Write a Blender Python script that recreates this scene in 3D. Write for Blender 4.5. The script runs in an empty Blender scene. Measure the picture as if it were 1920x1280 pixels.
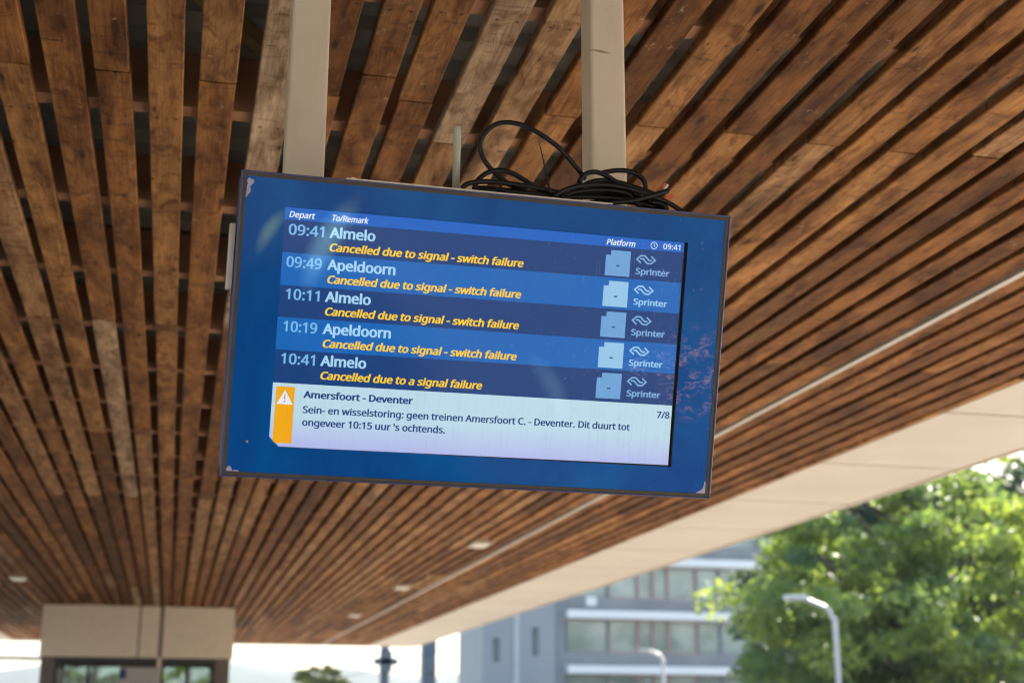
import bpy, bmesh, math, random
import numpy as np
from mathutils import Vector, Matrix

# ------------------------------------------------------------------ camera, sky, sun, exposure
sc = bpy.context.scene
C = sc.collection
EYE = 1.65
PITCH, YAW, ROLL, FPX = 0.265093, 0.228955, 0.003656, 2669.7
SUN_EL, SUN_AZ = 34.0, 50.0          # degrees; azimuth clockwise from +Y (the line of the canopy)
EXPOSURE = 2.0

f_ = Vector((math.sin(YAW) * math.cos(PITCH), math.cos(YAW) * math.cos(PITCH), math.sin(PITCH)))
r0 = Vector((math.cos(YAW), -math.sin(YAW), 0.0)); u0 = r0.cross(f_)
r_ = r0 * math.cos(ROLL) + u0 * math.sin(ROLL); u_ = u0 * math.cos(ROLL) - r0 * math.sin(ROLL)
cam_d = bpy.data.cameras.new('camera')
cam = bpy.data.objects.new('camera', cam_d); C.objects.link(cam)
M = Matrix((r_, u_, -f_)).transposed().to_4x4(); M.translation = (0, 0, EYE)
cam.matrix_world = M
cam_d.sensor_width = 36.0; cam_d.sensor_fit = 'HORIZONTAL'; cam_d.lens = FPX / 1920 * 36
cam_d.clip_start = 0.05; cam_d.clip_end = 6000
cam_d.dof.use_dof = True; cam_d.dof.focus_distance = 3.70; cam_d.dof.aperture_fstop = 2.9
cam_d.dof.aperture_blades = 0
sc.camera = cam

world = bpy.data.worlds.new('World'); sc.world = world; world.use_nodes = True
wn = world.node_tree
sky = wn.nodes.new('ShaderNodeTexSky'); sky.sky_type = 'NISHITA'; sky.sun_disc = False
sky.sun_elevation = math.radians(SUN_EL); sky.sun_rotation = math.radians(SUN_AZ)
sky.dust_density = 2.5; sky.air_density = 1.2
wn.links.new(sky.outputs[0], wn.nodes['Background'].inputs[0])
wn.nodes['Background'].inputs[1].default_value = 0.12
sd = bpy.data.lights.new('sun', 'SUN'); sd.energy = 4.2; sd.angle = math.radians(0.5); sd.color = (1.0, 0.93, 0.82)
sun = bpy.data.objects.new('sun', sd); C.objects.link(sun)
az, el = math.radians(SUN_AZ), math.radians(SUN_EL)
sdir = Vector((math.sin(az) * math.cos(el), math.cos(az) * math.cos(el), math.sin(el)))
sun.rotation_euler = sdir.to_track_quat('Z', 'Y').to_euler()
sun.location = (30, 30, 40)
sc.view_settings.view_transform = 'Standard'; sc.view_settings.look = 'None'
sc.view_settings.exposure = EXPOSURE; sc.view_settings.gamma = 1.0; sc.view_settings.use_curve_mapping = False
sc.render.engine = 'CYCLES'
cy = sc.cycles
cy.max_bounces = 9; cy.diffuse_bounces = 5; cy.glossy_bounces = 4; cy.transmission_bounces = 6; cy.transparent_max_bounces = 10
cy.volume_bounces = 1; cy.sample_clamp_indirect = 6.0; cy.caustics_reflective = False; cy.caustics_refractive = False
cy.use_denoising = True; cy.filter_width = 1.05
cy.denoising_prefilter = 'ACCURATE'

# ------------------------------------------------------------------ helpers
rnd = random.Random(7)

class MB:
    """Collects shapes and links them as ONE mesh object."""
    def __init__(s): s.bm = bmesh.new()
    def face(s, pts, mi=0):
        vs = [s.bm.verts.new(p) for p in pts]
        f = s.bm.faces.new(vs); f.material_index = mi; return f
    def box(s, x0, x1, y0, y1, z0, z1, mi=0):
        p = [(x0, y0, z0), (x1, y0, z0), (x1, y1, z0), (x0, y1, z0), (x0, y0, z1), (x1, y0, z1), (x1, y1, z1), (x0, y1, z1)]
        vs = [s.bm.verts.new(q) for q in p]
        for q in ((3, 2, 1, 0), (4, 5, 6, 7), (0, 1, 5, 4), (1, 2, 6, 5), (2, 3, 7, 6), (3, 0, 4, 7)):
            f = s.bm.faces.new([vs[i] for i in q]); f.material_index = mi
        return s
    def prism(s, poly, z0, z1, mi=0):
        """poly: 2D points (counter-clockwise) extruded along z."""
        n = len(poly)
        a = [s.bm.verts.new((x, y, z0)) for x, y in poly]; b = [s.bm.verts.new((x, y, z1)) for x, y in poly]
        fs = [s.bm.faces.new(list(reversed(a))), s.bm.faces.new(b)]
        for i in range(n): fs.append(s.bm.faces.new((a[i], a[(i + 1) % n], b[(i + 1) % n], b[i])))
        for f in fs: f.material_index = mi
        return s
    def tube(s, pts, rad, seg=10, mi=0, smooth=True, cap=True):
        pts = [Vector(p) for p in pts]; n = len(pts)
        rads = rad if isinstance(rad, (list, tuple)) else [rad] * n
        rings = []; nrm = None
        for i, p in enumerate(pts):
            t = (pts[min(i + 1, n - 1)] - pts[max(i - 1, 0)]).normalized()
            if nrm is None: nrm = t.orthogonal().normalized()
            nrm = (nrm - t * nrm.dot(t)).normalized(); bi = t.cross(nrm)
            rings.append([s.bm.verts.new(p + (nrm * math.cos(2 * math.pi * k / seg) + bi * math.sin(2 * math.pi * k / seg)) * rads[i]) for k in range(seg)])
        for a, b in zip(rings, rings[1:]):
            for k in range(seg):
                f = s.bm.faces.new((a[k], a[(k + 1) % seg], b[(k + 1) % seg], b[k])); f.smooth = smooth; f.material_index = mi
        if cap:
            for rr in (list(reversed(rings[0])), rings[-1]):
                f = s.bm.faces.new(rr); f.material_index = mi
        return s
    def mesh(s, me, mi, M4=None):
        """adds a mesh's faces"""
        vs = [s.bm.verts.new((M4 @ v.co) if M4 else v.co) for v in me.vertices]
        for p in me.polygons:
            try:
                f = s.bm.faces.new([vs[i] for i in p.vertices]); f.material_index = mi
            except ValueError: pass
    def bevel(s, w, seg=2):
        bmesh.ops.bevel(s.bm, geom=list(s.bm.edges), offset=w, segments=seg, affect='EDGES', profile=0.6, clamp_overlap=True)
        return s
    def build(s, name, mats, parent=None):
        me = bpy.data.meshes.new(name); s.bm.to_mesh(me); s.bm.free()
        for m in (mats if isinstance(mats, (list, tuple)) else [mats]): me.materials.append(m)
        o = bpy.data.objects.new(name, me); C.objects.link(o)
        if parent: o.parent = parent
        return o

def empty(name, loc=(0, 0, 0)):
    o = bpy.data.objects.new(name, None); C.objects.link(o); o.location = loc; o.empty_display_size = 0.2
    return o
def tag(o, label=None, cat=None, group=None, kind=None):
    for k, v in (('label', label), ('category', cat), ('group', group), ('kind', kind)):
        if v: o[k] = v
    return o
def copy_tree(o, parent=None):
    c = o.copy(); C.objects.link(c)
    if parent: c.parent = parent
    for ch in list(o.children): copy_tree(ch, c)
    return c
def smooth_path(pts, k=6):
    """Catmull-Rom through 3D points"""
    P = [Vector(p) for p in pts]; P = [P[0] * 2 - P[1]] + P + [P[-1] * 2 - P[-2]]; out = []
    for i in range(1, len(P) - 2):
        for j in range(k):
            t = j / k; a, b, c, d = P[i - 1:i + 3]
            out.append(0.5 * (2 * b + (c - a) * t + (2 * a - 5 * b + 4 * c - d) * t * t + (3 * b - a - 3 * c + d) * t ** 3))
    out.append(P[-2]); return out

def srgb(r, g, b):
    f = lambda c: (c / 255 / 12.92) if c / 255 <= 0.04045 else ((c / 255 + 0.055) / 1.055) ** 2.4
    return (f(r), f(g), f(b), 1.0)

# ------------------------------------------------------------------ materials
class N:
    """small node-tree writer"""
    def __init__(s, name):
        s.m = bpy.data.materials.new(name); s.m.use_nodes = True; s.t = s.m.node_tree
        s.b = s.t.nodes['Principled BSDF']; s.o = s.t.nodes['Material Output']
    def n(s, typ, **kw):
        q = s.t.nodes.new(typ)
        for k, v in kw.items():
            if k.startswith('i_'):
                q.inputs[k[2:].replace('_', ' ')].default_value = v
            else: setattr(q, k, v)
        return q
    def l(s, a, b): s.t.links.new(a, b)
    def set(s, **kw):
        for k, v in kw.items(): s.b.inputs[k.replace('_', ' ')].default_value = v
        return s
    def math(s, op, a, b=None, clamp=False):
        q = s.n('ShaderNodeMath', operation=op, use_clamp=clamp)
        for i, v in enumerate((a, b)):
            if v is None: continue
            if isinstance(v, (int, float)): q.inputs[i].default_value = v
            else: s.l(v, q.inputs[i])
        return q.outputs[0]
    def mix(s, fac, a, b, mode='MIX'):
        q = s.n('ShaderNodeMix', data_type='RGBA', blend_type=mode, clamp_factor=True)
        for i, v in ((0, fac), (6, a), (7, b)):
            if isinstance(v, (int, float)): q.inputs[i].default_value = v
            elif isinstance(v, tuple): q.inputs[i].default_value = v
            else: s.l(v, q.inputs[i])
        return q.outputs[2]
    def ramp(s, fac, stops, interp='LINEAR'):
        q = s.n('ShaderNodeValToRGB'); q.color_ramp.interpolation = interp
        e = q.color_ramp.elements
        while len(e) < len(stops): e.new(0.5)
        for el_, (p, c) in zip(e, stops): el_.position = p; el_.color = c if len(c) == 4 else (*c, 1)
        s.l(fac, q.inputs[0]); return q.outputs[0]
    def coord(s, which='Object'): return s.n('ShaderNodeTexCoord').outputs[which]
    def mapping(s, v, scale=(1, 1, 1), rot=(0, 0, 0), loc=(0, 0, 0)):
        q = s.n('ShaderNodeMapping'); q.inputs['Scale'].default_value = scale; q.inputs['Rotation'].default_value = rot; q.inputs['Location'].default_value = loc
        s.l(v, q.inputs[0]); return q.outputs[0]
    def noise(s, v, scale=5, detail=4, rough=0.55, dist=0.0):
        q = s.n('ShaderNodeTexNoise'); q.inputs['Scale'].default_value = scale; q.inputs['Detail'].default_value = detail
        q.inputs['Roughness'].default_value = rough; q.inputs['Distortion'].default_value = dist
        if v is not None: s.l(v, q.inputs['Vector'])
        return q.outputs[0]
    def band(s, v, lo, hi):
        q = s.n('ShaderNodeMapRange', clamp=True); q.inputs['From Min'].default_value = lo; q.inputs['From Max'].default_value = hi
        s.l(v, q.inputs[0]); return q.outputs[0]
    def bump(s, h, strength=0.3, dist=0.002):
        q = s.n('ShaderNodeBump'); q.inputs['Strength'].default_value = strength; q.inputs['Distance'].default_value = dist
        s.l(h, q.inputs['Height']); s.l(q.outputs[0], s.b.inputs['Normal'])

def plain(name, col, rough=0.6, metal=0.0, var=0.12, scale=6.0, coat=0.0):
    k = N(name); k.set(Roughness=rough, Metallic=metal)
    if coat: k.set(Coat_Weight=coat, Coat_Roughness=0.08)
    nz = k.noise(k.coord(), scale, 5)
    a = tuple(c * (1 - var) for c in col[:3]) + (1,); b = tuple(min(1, c * (1 + var)) for c in col[:3]) + (1,)
    k.l(k.ramp(nz, [(0.3, a), (0.7, b)]), k.b.inputs['Base Color'])
    return k.m

def wood_mat():
    k = N('canopy_wood'); k.set(Roughness=0.75, Specular_IOR_Level=0.15)
    at = k.n('ShaderNodeAttribute', attribute_name='plank'); sep = k.n('ShaderNodeSeparateColor'); k.l(at.outputs['Color'], sep.inputs[0])
    R, G, B = sep.outputs
    pos = k.coord()
    # shift the pattern by the plank's own number
    off = k.n('ShaderNodeCombineXYZ'); k.l(k.math('MULTIPLY', G, 37.0), off.inputs[0]); k.l(k.math('MULTIPLY', B, 61.0), off.inputs[1]); k.l(k.math('MULTIPLY', R, 23.0), off.inputs[2])
    add = k.n('ShaderNodeVectorMath', operation='ADD'); k.l(pos, add.inputs[0]); k.l(off.outputs[0], add.inputs[1]); v = add.outputs[0]
    tone = k.ramp(R, [(0.0, (.125, .050, .013)), (0.25, (.22, .094, .027)), (0.5, (.31, .138, .042)), (0.75, (.385, .193, .068)), (0.9, (.42, .255, .13)), (1.0, (.45, .335, .22))])
    # knots: cells stretched along the plank
    kn = k.n('ShaderNodeTexVoronoi', feature='F1'); kn.inputs['Scale'].default_value = 1.0
    k.l(k.mapping(v, (19, 5.2, 5)), kn.inputs['Vector'])
    sel = k.n('ShaderNodeSeparateColor'); k.l(kn.outputs['Color'], sel.inputs[0])
    kr = k.math('MULTIPLY', sel.outputs[0], 0.26)
    kd = k.math('DIVIDE', kn.outputs['Distance'], k.math('MAXIMUM', kr, 0.02))
    knot = k.math('SUBTRACT', 1.0, k.band(kd, 0.5, 1.15)); halo = k.math('SUBTRACT', 1.0, k.band(kd, 0.8, 3.2))
    has = k.math('GREATER_THAN', sel.outputs[1], 0.42)
    knot = k.math('MULTIPLY', knot, has); halo = k.math('MULTIPLY', halo, has)
    # grain, bent round the knots
    g1 = k.noise(k.mapping(v, (70, 1.6, 40)), 1.0, 5, 0.6, 0.6)
    g2 = k.noise(k.mapping(v, (16, 0.8, 12)), 1.0, 4, 0.6, 1.6)
    rings = k.math('PINGPONG', k.math('MULTIPLY', g2, 7.0), 0.5)
    blot = k.noise(k.mapping(v, (5, 1.1, 3)), 1.6, 6, 0.62, 0.4)
    col = k.mix(k.band(blot, 0.34, 0.68), k.mix(1.0, tone, (.40, .32, .27, 1), 'MULTIPLY'), k.mix(1.0, tone, (1.45, 1.42, 1.4, 1), 'MULTIPLY'))
    bl2 = k.noise(k.mapping(v, (15, 5.5, 6)), 1.0, 5, 0.6, 0.9)
    col = k.mix(k.math('MULTIPLY', k.band(bl2, .50, .66), .75), col, k.mix(1.0, col, (.40, .31, .24, 1), 'MULTIPLY'))
    col = k.mix(k.math('MULTIPLY', k.band(bl2, .47, .30), .5), col, k.mix(1.0, col, (1.35, 1.3, 1.3, 1), 'MULTIPLY'))
    col = k.mix(k.math('MULTIPLY', k.band(rings, 0.28, 0.5), 0.55), col, k.mix(1.0, col, (.55, .45, .38, 1), 'MULTIPLY'))
    col = k.mix(k.math('MULTIPLY', k.band(g1, 0.45, 0.70), 0.7), col, k.mix(1.0, col, (.62, .55, .5, 1), 'MULTIPLY'))
    # grey weathering in patches
    wx = k.noise(k.mapping(v, (7, 1.7, 5)), 1.3, 5, 0.65)
    col = k.mix(k.math('MULTIPLY', k.band(wx, 0.5, 0.75), k.math('MULTIPLY', G, 0.45)), col, (.27, .165, .085, 1))
    # saw and water stains across the board
    st = k.noise(k.mapping(v, (5, 17, 5)), 1.0, 5, 0.7, 0.5)
    col = k.mix(k.math('MULTIPLY', k.band(st, 0.56, 0.72), 0.72), col, (.045, .02, .009, 1))
    col = k.mix(k.math('MULTIPLY', halo, 0.42), col, k.mix(1.0, col, (.5, .4, .34, 1), 'MULTIPLY'))
    col = k.mix(k.math('MULTIPLY', knot, 0.85), col, (.028, .012, .006, 1))
    sf = k.noise(k.mapping(v, (22, 13, 8)), 1.0, 6, 0.75)
    col = k.mix(k.math('MULTIPLY', k.band(sf, 0.62, 0.72), 0.65), col, (.52, .38, .25, 1))
    # two dark screw heads where every board crosses a joist
    ax = k.n('ShaderNodeAttribute', attribute_name='axis'); sp = k.n('ShaderNodeSeparateXYZ'); k.l(pos, sp.inputs[0])
    lx = k.math('SUBTRACT', k.math('ABSOLUTE', k.math('SUBTRACT', sp.outputs[0], ax.outputs['Fac'])), .031)
    ly = k.math('MULTIPLY', k.math('PINGPONG', k.math('DIVIDE', k.math('SUBTRACT', sp.outputs[1], k.math('ADD', 3.7875, k.math('MULTIPLY', k.math('SUBTRACT', B, .5), .03))), .972), .5), .972)
    dd = k.math('SQRT', k.math('ADD', k.math('MULTIPLY', lx, lx), k.math('MULTIPLY', ly, ly)))
    col = k.mix(k.math('MULTIPLY', k.math('SUBTRACT', 1.0, k.band(dd, .004, .016)), .35), col, (.06, .025, .012, 1))
    col = k.mix(k.math('MULTIPLY', k.math('SUBTRACT', 1.0, k.band(dd, .0032, .0048)), .9), col, (.014, .010, .008, 1))
    k.l(col, k.b.inputs['Base Color'])
    k.bump(k.math('SUBTRACT', g1, k.math('MULTIPLY', knot, 0.4)), 0.35, 0.0015)
    return k.m

def leaf_mat(name, a, b, trans=0.42):
    k = N(name)
    at = k.n('ShaderNodeAttribute', attribute_name='leafcol'); 
    col = k.ramp(at.outputs['Fac'], [(0.0, a), (1.0, b)])
    k.l(col, k.b.inputs['Base Color']); k.set(Roughness=0.5)
    tr = k.n('ShaderNodeBsdfTranslucent'); k.l(k.mix(1.0, col, (1.75, 1.5, 0.5, 1), 'MULTIPLY'), tr.inputs[0])
    mx = k.n('ShaderNodeMixShader'); mx.inputs[0].default_value = trans
    k.l(k.b.outputs[0], mx.inputs[1]); k.l(tr.outputs[0], mx.inputs[2]); k.l(mx.outputs[0], k.o.inputs[0])
    return k.m

def glass_mat(name, tint=(.8, .86, .84), rough=0.02):
    k = N(name)
    tr = k.n('ShaderNodeBsdfTransparent'); tr.inputs[0].default_value = (*tint, 1)
    gl = k.n('ShaderNodeBsdfGlossy'); gl.inputs['Roughness'].default_value = rough
    fr = k.n('ShaderNodeFresnel'); fr.inputs[0].default_value = 1.5
    mx = k.n('ShaderNodeMixShader'); k.l(fr.outputs[0], mx.inputs[0]); k.l(tr.outputs[0], mx.inputs[1]); k.l(gl.outputs[0], mx.inputs[2]); k.l(mx.outputs[0], k.o.inputs[0])
    return k.m

W_WOOD = wood_mat()
W_JOIST = plain('joist_wood', (.42, .21, .105), 0.8, 0, .35, 5)
M_DECK = plain('galvanised_deck', (.25, .245, .21), 0.55, 0.0, .15, 3)
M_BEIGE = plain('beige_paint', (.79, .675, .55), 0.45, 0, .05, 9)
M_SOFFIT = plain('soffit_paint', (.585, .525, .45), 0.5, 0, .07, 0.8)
M_SEAM = plain('panel_seam', (.12, .09, .07), 0.8, 0, .1)
M_STRIP = plain('strip_aluminium', (.50, .46, .41), 0.45, 0.0, .08)
M_BRACE = plain('ochre_steel', (.28, .20, .07), 0.6, 0, .1)
M_DARKMETAL = plain('dark_metal', (.055, .055, .06), 0.5, 0.4, .2)
M_KIOSKFRAME = plain('kiosk_frame', (.16, .125, .115), 0.5, 0.2, .08)
M_PAVE = None

# ------------------------------------------------------------------ ground and platform
def pave_mat():
    k = N('paving'); k.set(Roughness=0.85)
    br = k.n('ShaderNodeTexBrick'); br.inputs['Scale'].default_value = 1.0; br.inputs['Color1'].default_value = (.50, .45, .385, 1); br.inputs['Color2'].default_value = (.43, .39, .335, 1); br.inputs['Mortar'].default_value = (.14, .13, .12, 1)
    br.inputs['Mortar Size'].default_value = 0.012; br.inputs['Brick Width'].default_value = 0.6; br.inputs['Row Height'].default_value = 0.3
    p = k.coord(); k.l(p, br.inputs['Vector'])
    k.l(k.mix(k.math('MULTIPLY', k.noise(p, 1.5, 6), 0.5), br.outputs[0], (.22, .20, .18, 1)), k.b.inputs['Base Color'])
    return k.m
def ground_mat():
    k = N('ground_soil_grass'); k.set(Roughness=0.95); p = k.coord()
    k.l(k.mix(k.band(k.noise(p, 0.06, 6), 0.42, 0.58), (.065, .085, .03, 1), (.19, .17, .13, 1)), k.b.inputs['Base Color'])
    return k.m
def ballast_mat():
    k = N('ballast'); k.set(Roughness=0.95); p = k.coord()
    k.l(k.ramp(k.noise(p, 14, 4), [(0.35, (.13, .11, .09)), (0.65, (.36, .32, .27))]), k.b.inputs['Base Color']); return k.m
g = MB(); g.box(-3000, 3000, -3000, 3000, -1.4, -0.9); tag(g.build('ground', ground_mat()), kind='structure')
g = MB(); g.box(-6.3, 7.5, -60, 90, -0.9, 0.0); tag(g.build('platform', pave_mat()), kind='structure')
g = MB(); g.box(7.5, 13.0, -120, 160, -0.9, -0.35); tag(g.build('track_bed', ballast_mat()), kind='structure')
g = MB(); g.box(-11.8, -6.3, -120, 160, -0.9, -0.35); tag(g.build('track_bed', plain('dark_ballast', (.11, .09, .075), .95, 0, .5, 14)), kind='structure')
g = MB(); g.box(14.2, 60, -60, 88, -0.9, -0.86); tag(g.build('street_paving', plain('street_paving', (.34, .32, .29), .9, 0, .15, .5)), kind='structure')

# ------------------------------------------------------------------ canopy
CZ = EYE + 2.05           # underside of the slats
canopy = tag(empty('platform_canopy', (0, 12, 0)), 'long platform canopy with a ceiling of weathered brown timber slats and beige edge panels', 'canopy')
canopy.location = (0, 0, 0)

def slat_ceiling():
    verts, faces, cols, axs = [], [], [], []
    rg = random.Random(31)
    near = [-.46, -.30, -.137, .030, .215, .374, .541, .696, .860]
    xs = [-.46 - .1645 * i for i in range(20, 0, -1)] + near + [.86 + .168 * i for i in range(1, 5)]
    x = xs[-1]
    while x < 4.80:
        x += .1625; xs.append(x)
    T, CH = .034, .004
    special = {0: .60, 3: .22}
    for i, x in enumerate(xs):
        jx = x + rg.uniform(-.005, .005); hw = .0575 + rg.uniform(-.003, .003)
        if abs(x - 3.73) < .07: continue          # the metal strip runs here
        even = (i - xs.index(.030)) % 2 == 0
        if x > .95: even = not even
        start = 4.41 if even else 7.46
        y1 = 37.3; cuts = [start + 6.1 * q for q in range(-2, 7)]
        for q in range(3, 7):
            if rg.random() < .6: cuts.append(start + 6.1 * q - rg.choice((1.9, 3.05, 3.9)))
        if abs(x - .541) < .01: cuts.append(4.23)
        if abs(x - .860) < .01: cuts = [z_ for z_ in cuts if abs(z_ - 4.41) > .1 and abs(z_ - 7.46) > .1] + [4.74, 10.8]
        cuts = sorted(z_ + rg.uniform(-.02, .02) for z_ in cuts if -3.3 < z_ < y1 - .4)
        for y, e in zip([-3.4] + cuts, cuts + [y1]):
            tone = rg.random()
            if i == xs.index(.215) and y < 5 and e > 5: tone = 1.0
            if abs(x - .541) < .01 and e > 3 and y < 7: tone = .45
            elif abs(x - .860) < .01 and e < 5 and e > 3: tone = .99
            elif abs(x - .137) < .01: tone = min(tone, .3)
            tone = .06 + .84 * tone if tone < .96 else tone
            if abs(x - 1.028) < .01 and y < 5: tone = .91
            if x > 1.2 and e > 4.6: tone = min(tone, .86)
            c = (min(1, tone), rg.random(), rg.random(), 1)
            gap = .011; z = CZ + rg.uniform(-.0015, .0018); ext = rg.uniform(-.004, .004)
            a, b = jx - hw, jx + hw
            prof = [(a + CH, z), (b - CH, z), (b, z + CH), (b, z + T), (a, z + T), (a, z + CH)]
            skew = rg.uniform(-.006, .006)
            n0 = len(verts); axs += [jx] * 8
            for yy, s in ((y + gap, 0), (e, skew)):
                for px, pz in prof: verts.append((px + s, yy, pz))
            for q in range(6):
                faces.append((n0 + q, n0 + (q + 1) % 6, n0 + 6 + (q + 1) % 6, n0 + 6 + q)); cols.append(c)
            faces.append(tuple(n0 + q for q in range(5, -1, -1))); cols.append(c)
            faces.append(tuple(n0 + 6 + q for q in range(6))); cols.append(c)
    me = bpy.data.meshes.new('slat_ceiling'); me.from_pydata(verts, [], faces)
    at = me.attributes.new('plank', 'FLOAT_COLOR', 'FACE')
    a2 = me.attributes.new('axis', 'FLOAT', 'FACE'); a2.data.foreach_set('value', np.array(axs, dtype=np.float32))
    at = me.attributes['plank']
    at.data.foreach_set('color', np.array(cols, dtype=np.float32).ravel())
    bm = bmesh.new(); bm.from_mesh(me); bmesh.ops.recalc_face_normals(bm, faces=bm.faces); bm.to_mesh(me); bm.free()
    me.materials.append(W_WOOD)
    o = bpy.data.objects.new('slat_ceiling', me); C.objects.link(o); o.parent = canopy
    return o
slat_ceiling()
tz = CZ + .0365
j = MB(); j.box(-3.9, 4.95, -.085, 0, 0, .20); jo = j.build('joist', W_JOIST, canopy)
jo.location = (0, 3.83, tz)
for k in list(range(-7, 0)) + list(range(1, 35)):
    c = jo.copy(); C.objects.link(c); c.parent = canopy; c.location = (0, 3.83 + .972 * k, tz)
# corrugated roof deck above the joists
d = MB(); prof = []; x = -5.0; zt = tz + .2
while x < 6.2:
    prof += [(x, zt + .002), (x + .09, zt + .002), (x + .11, zt + .045), (x + .18, zt + .045)]; x += .20
# ribs run across the platform: the profile is swept along x
prof = []; y = -3.4
while y < 37.3:
    prof += [(y, zt + .003), (y + .14, zt + .003), (y + .165, zt + .045), (y + .235, zt + .045)]; y += .26
va = [d.bm.verts.new((-4.9, p, q)) for p, q in prof]; vb = [d.bm.verts.new((6.0, p, q)) for p, q in prof]
for i in range(len(prof) - 1): d.bm.faces.new((va[i], va[i + 1], vb[i + 1], vb[i]))
d.box(-4.95, 6.05, -3.4, 37.4, zt + .06, zt + .16)
d.build('roof_deck', M_DECK, canopy)
# slanted ochre struts in the roof space
for (xa, ya, xb, yb) in ((-.25, 3.9, .25, 4.65), (.78, 3.95, .60, 3.87), (2.2, 4.9, 2.9, 5.6)):
    s = MB(); s.tube([(xa, ya, zt - .03), (xb, yb, zt - .03)], .035, 4, smooth=False); s.build('roof_strut', M_BRACE, canopy)
s = MB(); s.box(3.712, 3.748, -3.4, 37.3, CZ - .012, CZ + .03); s.build('ceiling_strip', M_STRIP, canopy)
# beige edge panels with butt joints
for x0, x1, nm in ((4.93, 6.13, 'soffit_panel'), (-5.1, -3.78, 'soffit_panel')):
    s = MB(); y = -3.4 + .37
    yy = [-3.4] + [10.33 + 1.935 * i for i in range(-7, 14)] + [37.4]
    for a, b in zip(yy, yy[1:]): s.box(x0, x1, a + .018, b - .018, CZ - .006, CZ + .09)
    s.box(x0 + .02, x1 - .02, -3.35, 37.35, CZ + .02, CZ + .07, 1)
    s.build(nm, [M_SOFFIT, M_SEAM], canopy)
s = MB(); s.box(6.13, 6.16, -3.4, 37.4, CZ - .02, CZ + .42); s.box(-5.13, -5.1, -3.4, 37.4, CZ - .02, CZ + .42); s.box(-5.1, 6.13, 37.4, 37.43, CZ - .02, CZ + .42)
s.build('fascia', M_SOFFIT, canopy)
# small lamps set into the slats
def ceiling_light():
    r = empty('ceiling_light')
    s = MB(); s.box(-.11, .11, -.24, .24, -.03, .03); s.bevel(.008); s.build('housing', plain('lamp_housing', (.45, .36, .26), .4, 0, .03), r)
    s = MB(); s.box(-.085, .085, -.21, .21, -.036, -.031); s.build('diffuser', plain('lamp_diffuser', (.52, .43, .33), .3, 0, .02), r)
    return r
cl = ceiling_light()
spots = [(3.37, 10.6, 'small pale ceiling light beside the metal strip, nearest of its row, above the board'),
         (3.36, 16.0, 'small pale ceiling light beside the metal strip, the brightest one just below the board'),
         (3.30, 21.36, 'small pale ceiling light beside the metal strip, middle one between brighter and fainter ones'),
         (3.30, 27.0, 'small pale ceiling light beside the metal strip, faint last one near the far canopy end'),
         (-2.19, 21.45, 'small pale ceiling light on the left side of the slats, left of the lift block')]
spots = spots[1:]
for i, (x, y, lab) in enumerate(spots):
    o = cl if i == 0 else copy_tree(cl)
    o.location = (x, y, CZ); tag(o, lab, 'ceiling light', 'small lights in the slatted ceiling')

# ------------------------------------------------------------------ lift block under the far end of the canopy
kb = tag(empty('platform_building', (-.58, 26.2, 0)), 'beige panelled block with brown framed glazing under the far end of the canopy', 'building')
def kpart(mb, name, mat, label=None):
    o = mb.build(name, mat, kb); o.location = (.58, -26.2, 0); 
    if label: o['label'] = label
    return o
KX0, KX1, KY0, KY1, KZ0, KZ1 = -2.21, 1.06, 26.2, 28.2, EYE + 1.17, CZ - .002
s = MB(); s.box(KX0, -.585, KY0, KY1, KZ0, KZ1); kpart(s, 'wall_panel', M_BEIGE)
s = MB(); s.box(-.555, -.235, KY0, KY1, KZ0, KZ1); kpart(s, 'wall_panel', M_BEIGE)
s = MB(); s.box(-.165, KX1, KY0, KY1, KZ0, KZ1); kpart(s, 'wall_panel', M_BEIGE)
s = MB(); s.box(-.585, -.555, KY0 + .02, KY1 - .02, KZ0 + .01, KZ1 - .01); s.box(-.235, -.165, KY0 + .02, KY1 - .02, KZ0 + .01, KZ1 - .01); kpart(s, 'panel_joint', M_KIOSKFRAME)
for x0, x1 in ((KX0 + .03, KX0 + .26), (KX1 - .30, KX1 - .05)):
    for y0 in (KY0 + .02, KY1 - .24):
        s = MB(); s.box(x0, x1, y0, y0 + .22, 0, KZ0); kpart(s, 'corner_post', M_KIOSKFRAME)
s = MB(); s.box(-.235, -.165, KY0 + .0, KY0 + .12, 0, KZ0 - .002); kpart(s, 'mullion', M_BEIGE)
for y0 in (KY0 + .05, KY1 - .15):
    for x0, x1 in ((KX0 + .26, -.235), (-.165, KX1 - .30)):
        s = MB(); h = .09
        s.box(x0, x1, y0, y0 + .08, KZ0 - h, KZ0 - .002); s.box(x0, x1, y0, y0 + .08, 0, .12)
        s.box(x0, x0 + .05, y0, y0 + .08, .12, KZ0 - h); s.box(x1 - .05, x1, y0, y0 + .08, .12, KZ0 - h)
        n = 2 if x1 - x0 > 1.2 else 1
        for i in range(1, n + 1):
            xm = x0 + (x1 - x0) * i / (n + 1); s.box(xm - .03, xm + .03, y0, y0 + .08, .12, KZ0 - h)
        fr = kpart(s, 'window_frame', M_DARKMETAL)
        s = MB(); s.box(x0 + .05, x1 - .05, y0 + .03, y0 + .045, .12, KZ0 - h)
        p = s.build('pane', glass_mat('kiosk_glass', (.82, .87, .85)), fr)
s = MB(); s.box(KX0 + .3, KX1 - .34, KY0 + .3, KY1 - .3, KZ0 - .03, KZ0 - .003); kpart(s, 'ceiling_void', plain('dark_interior', (.04, .035, .03), .8))
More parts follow.
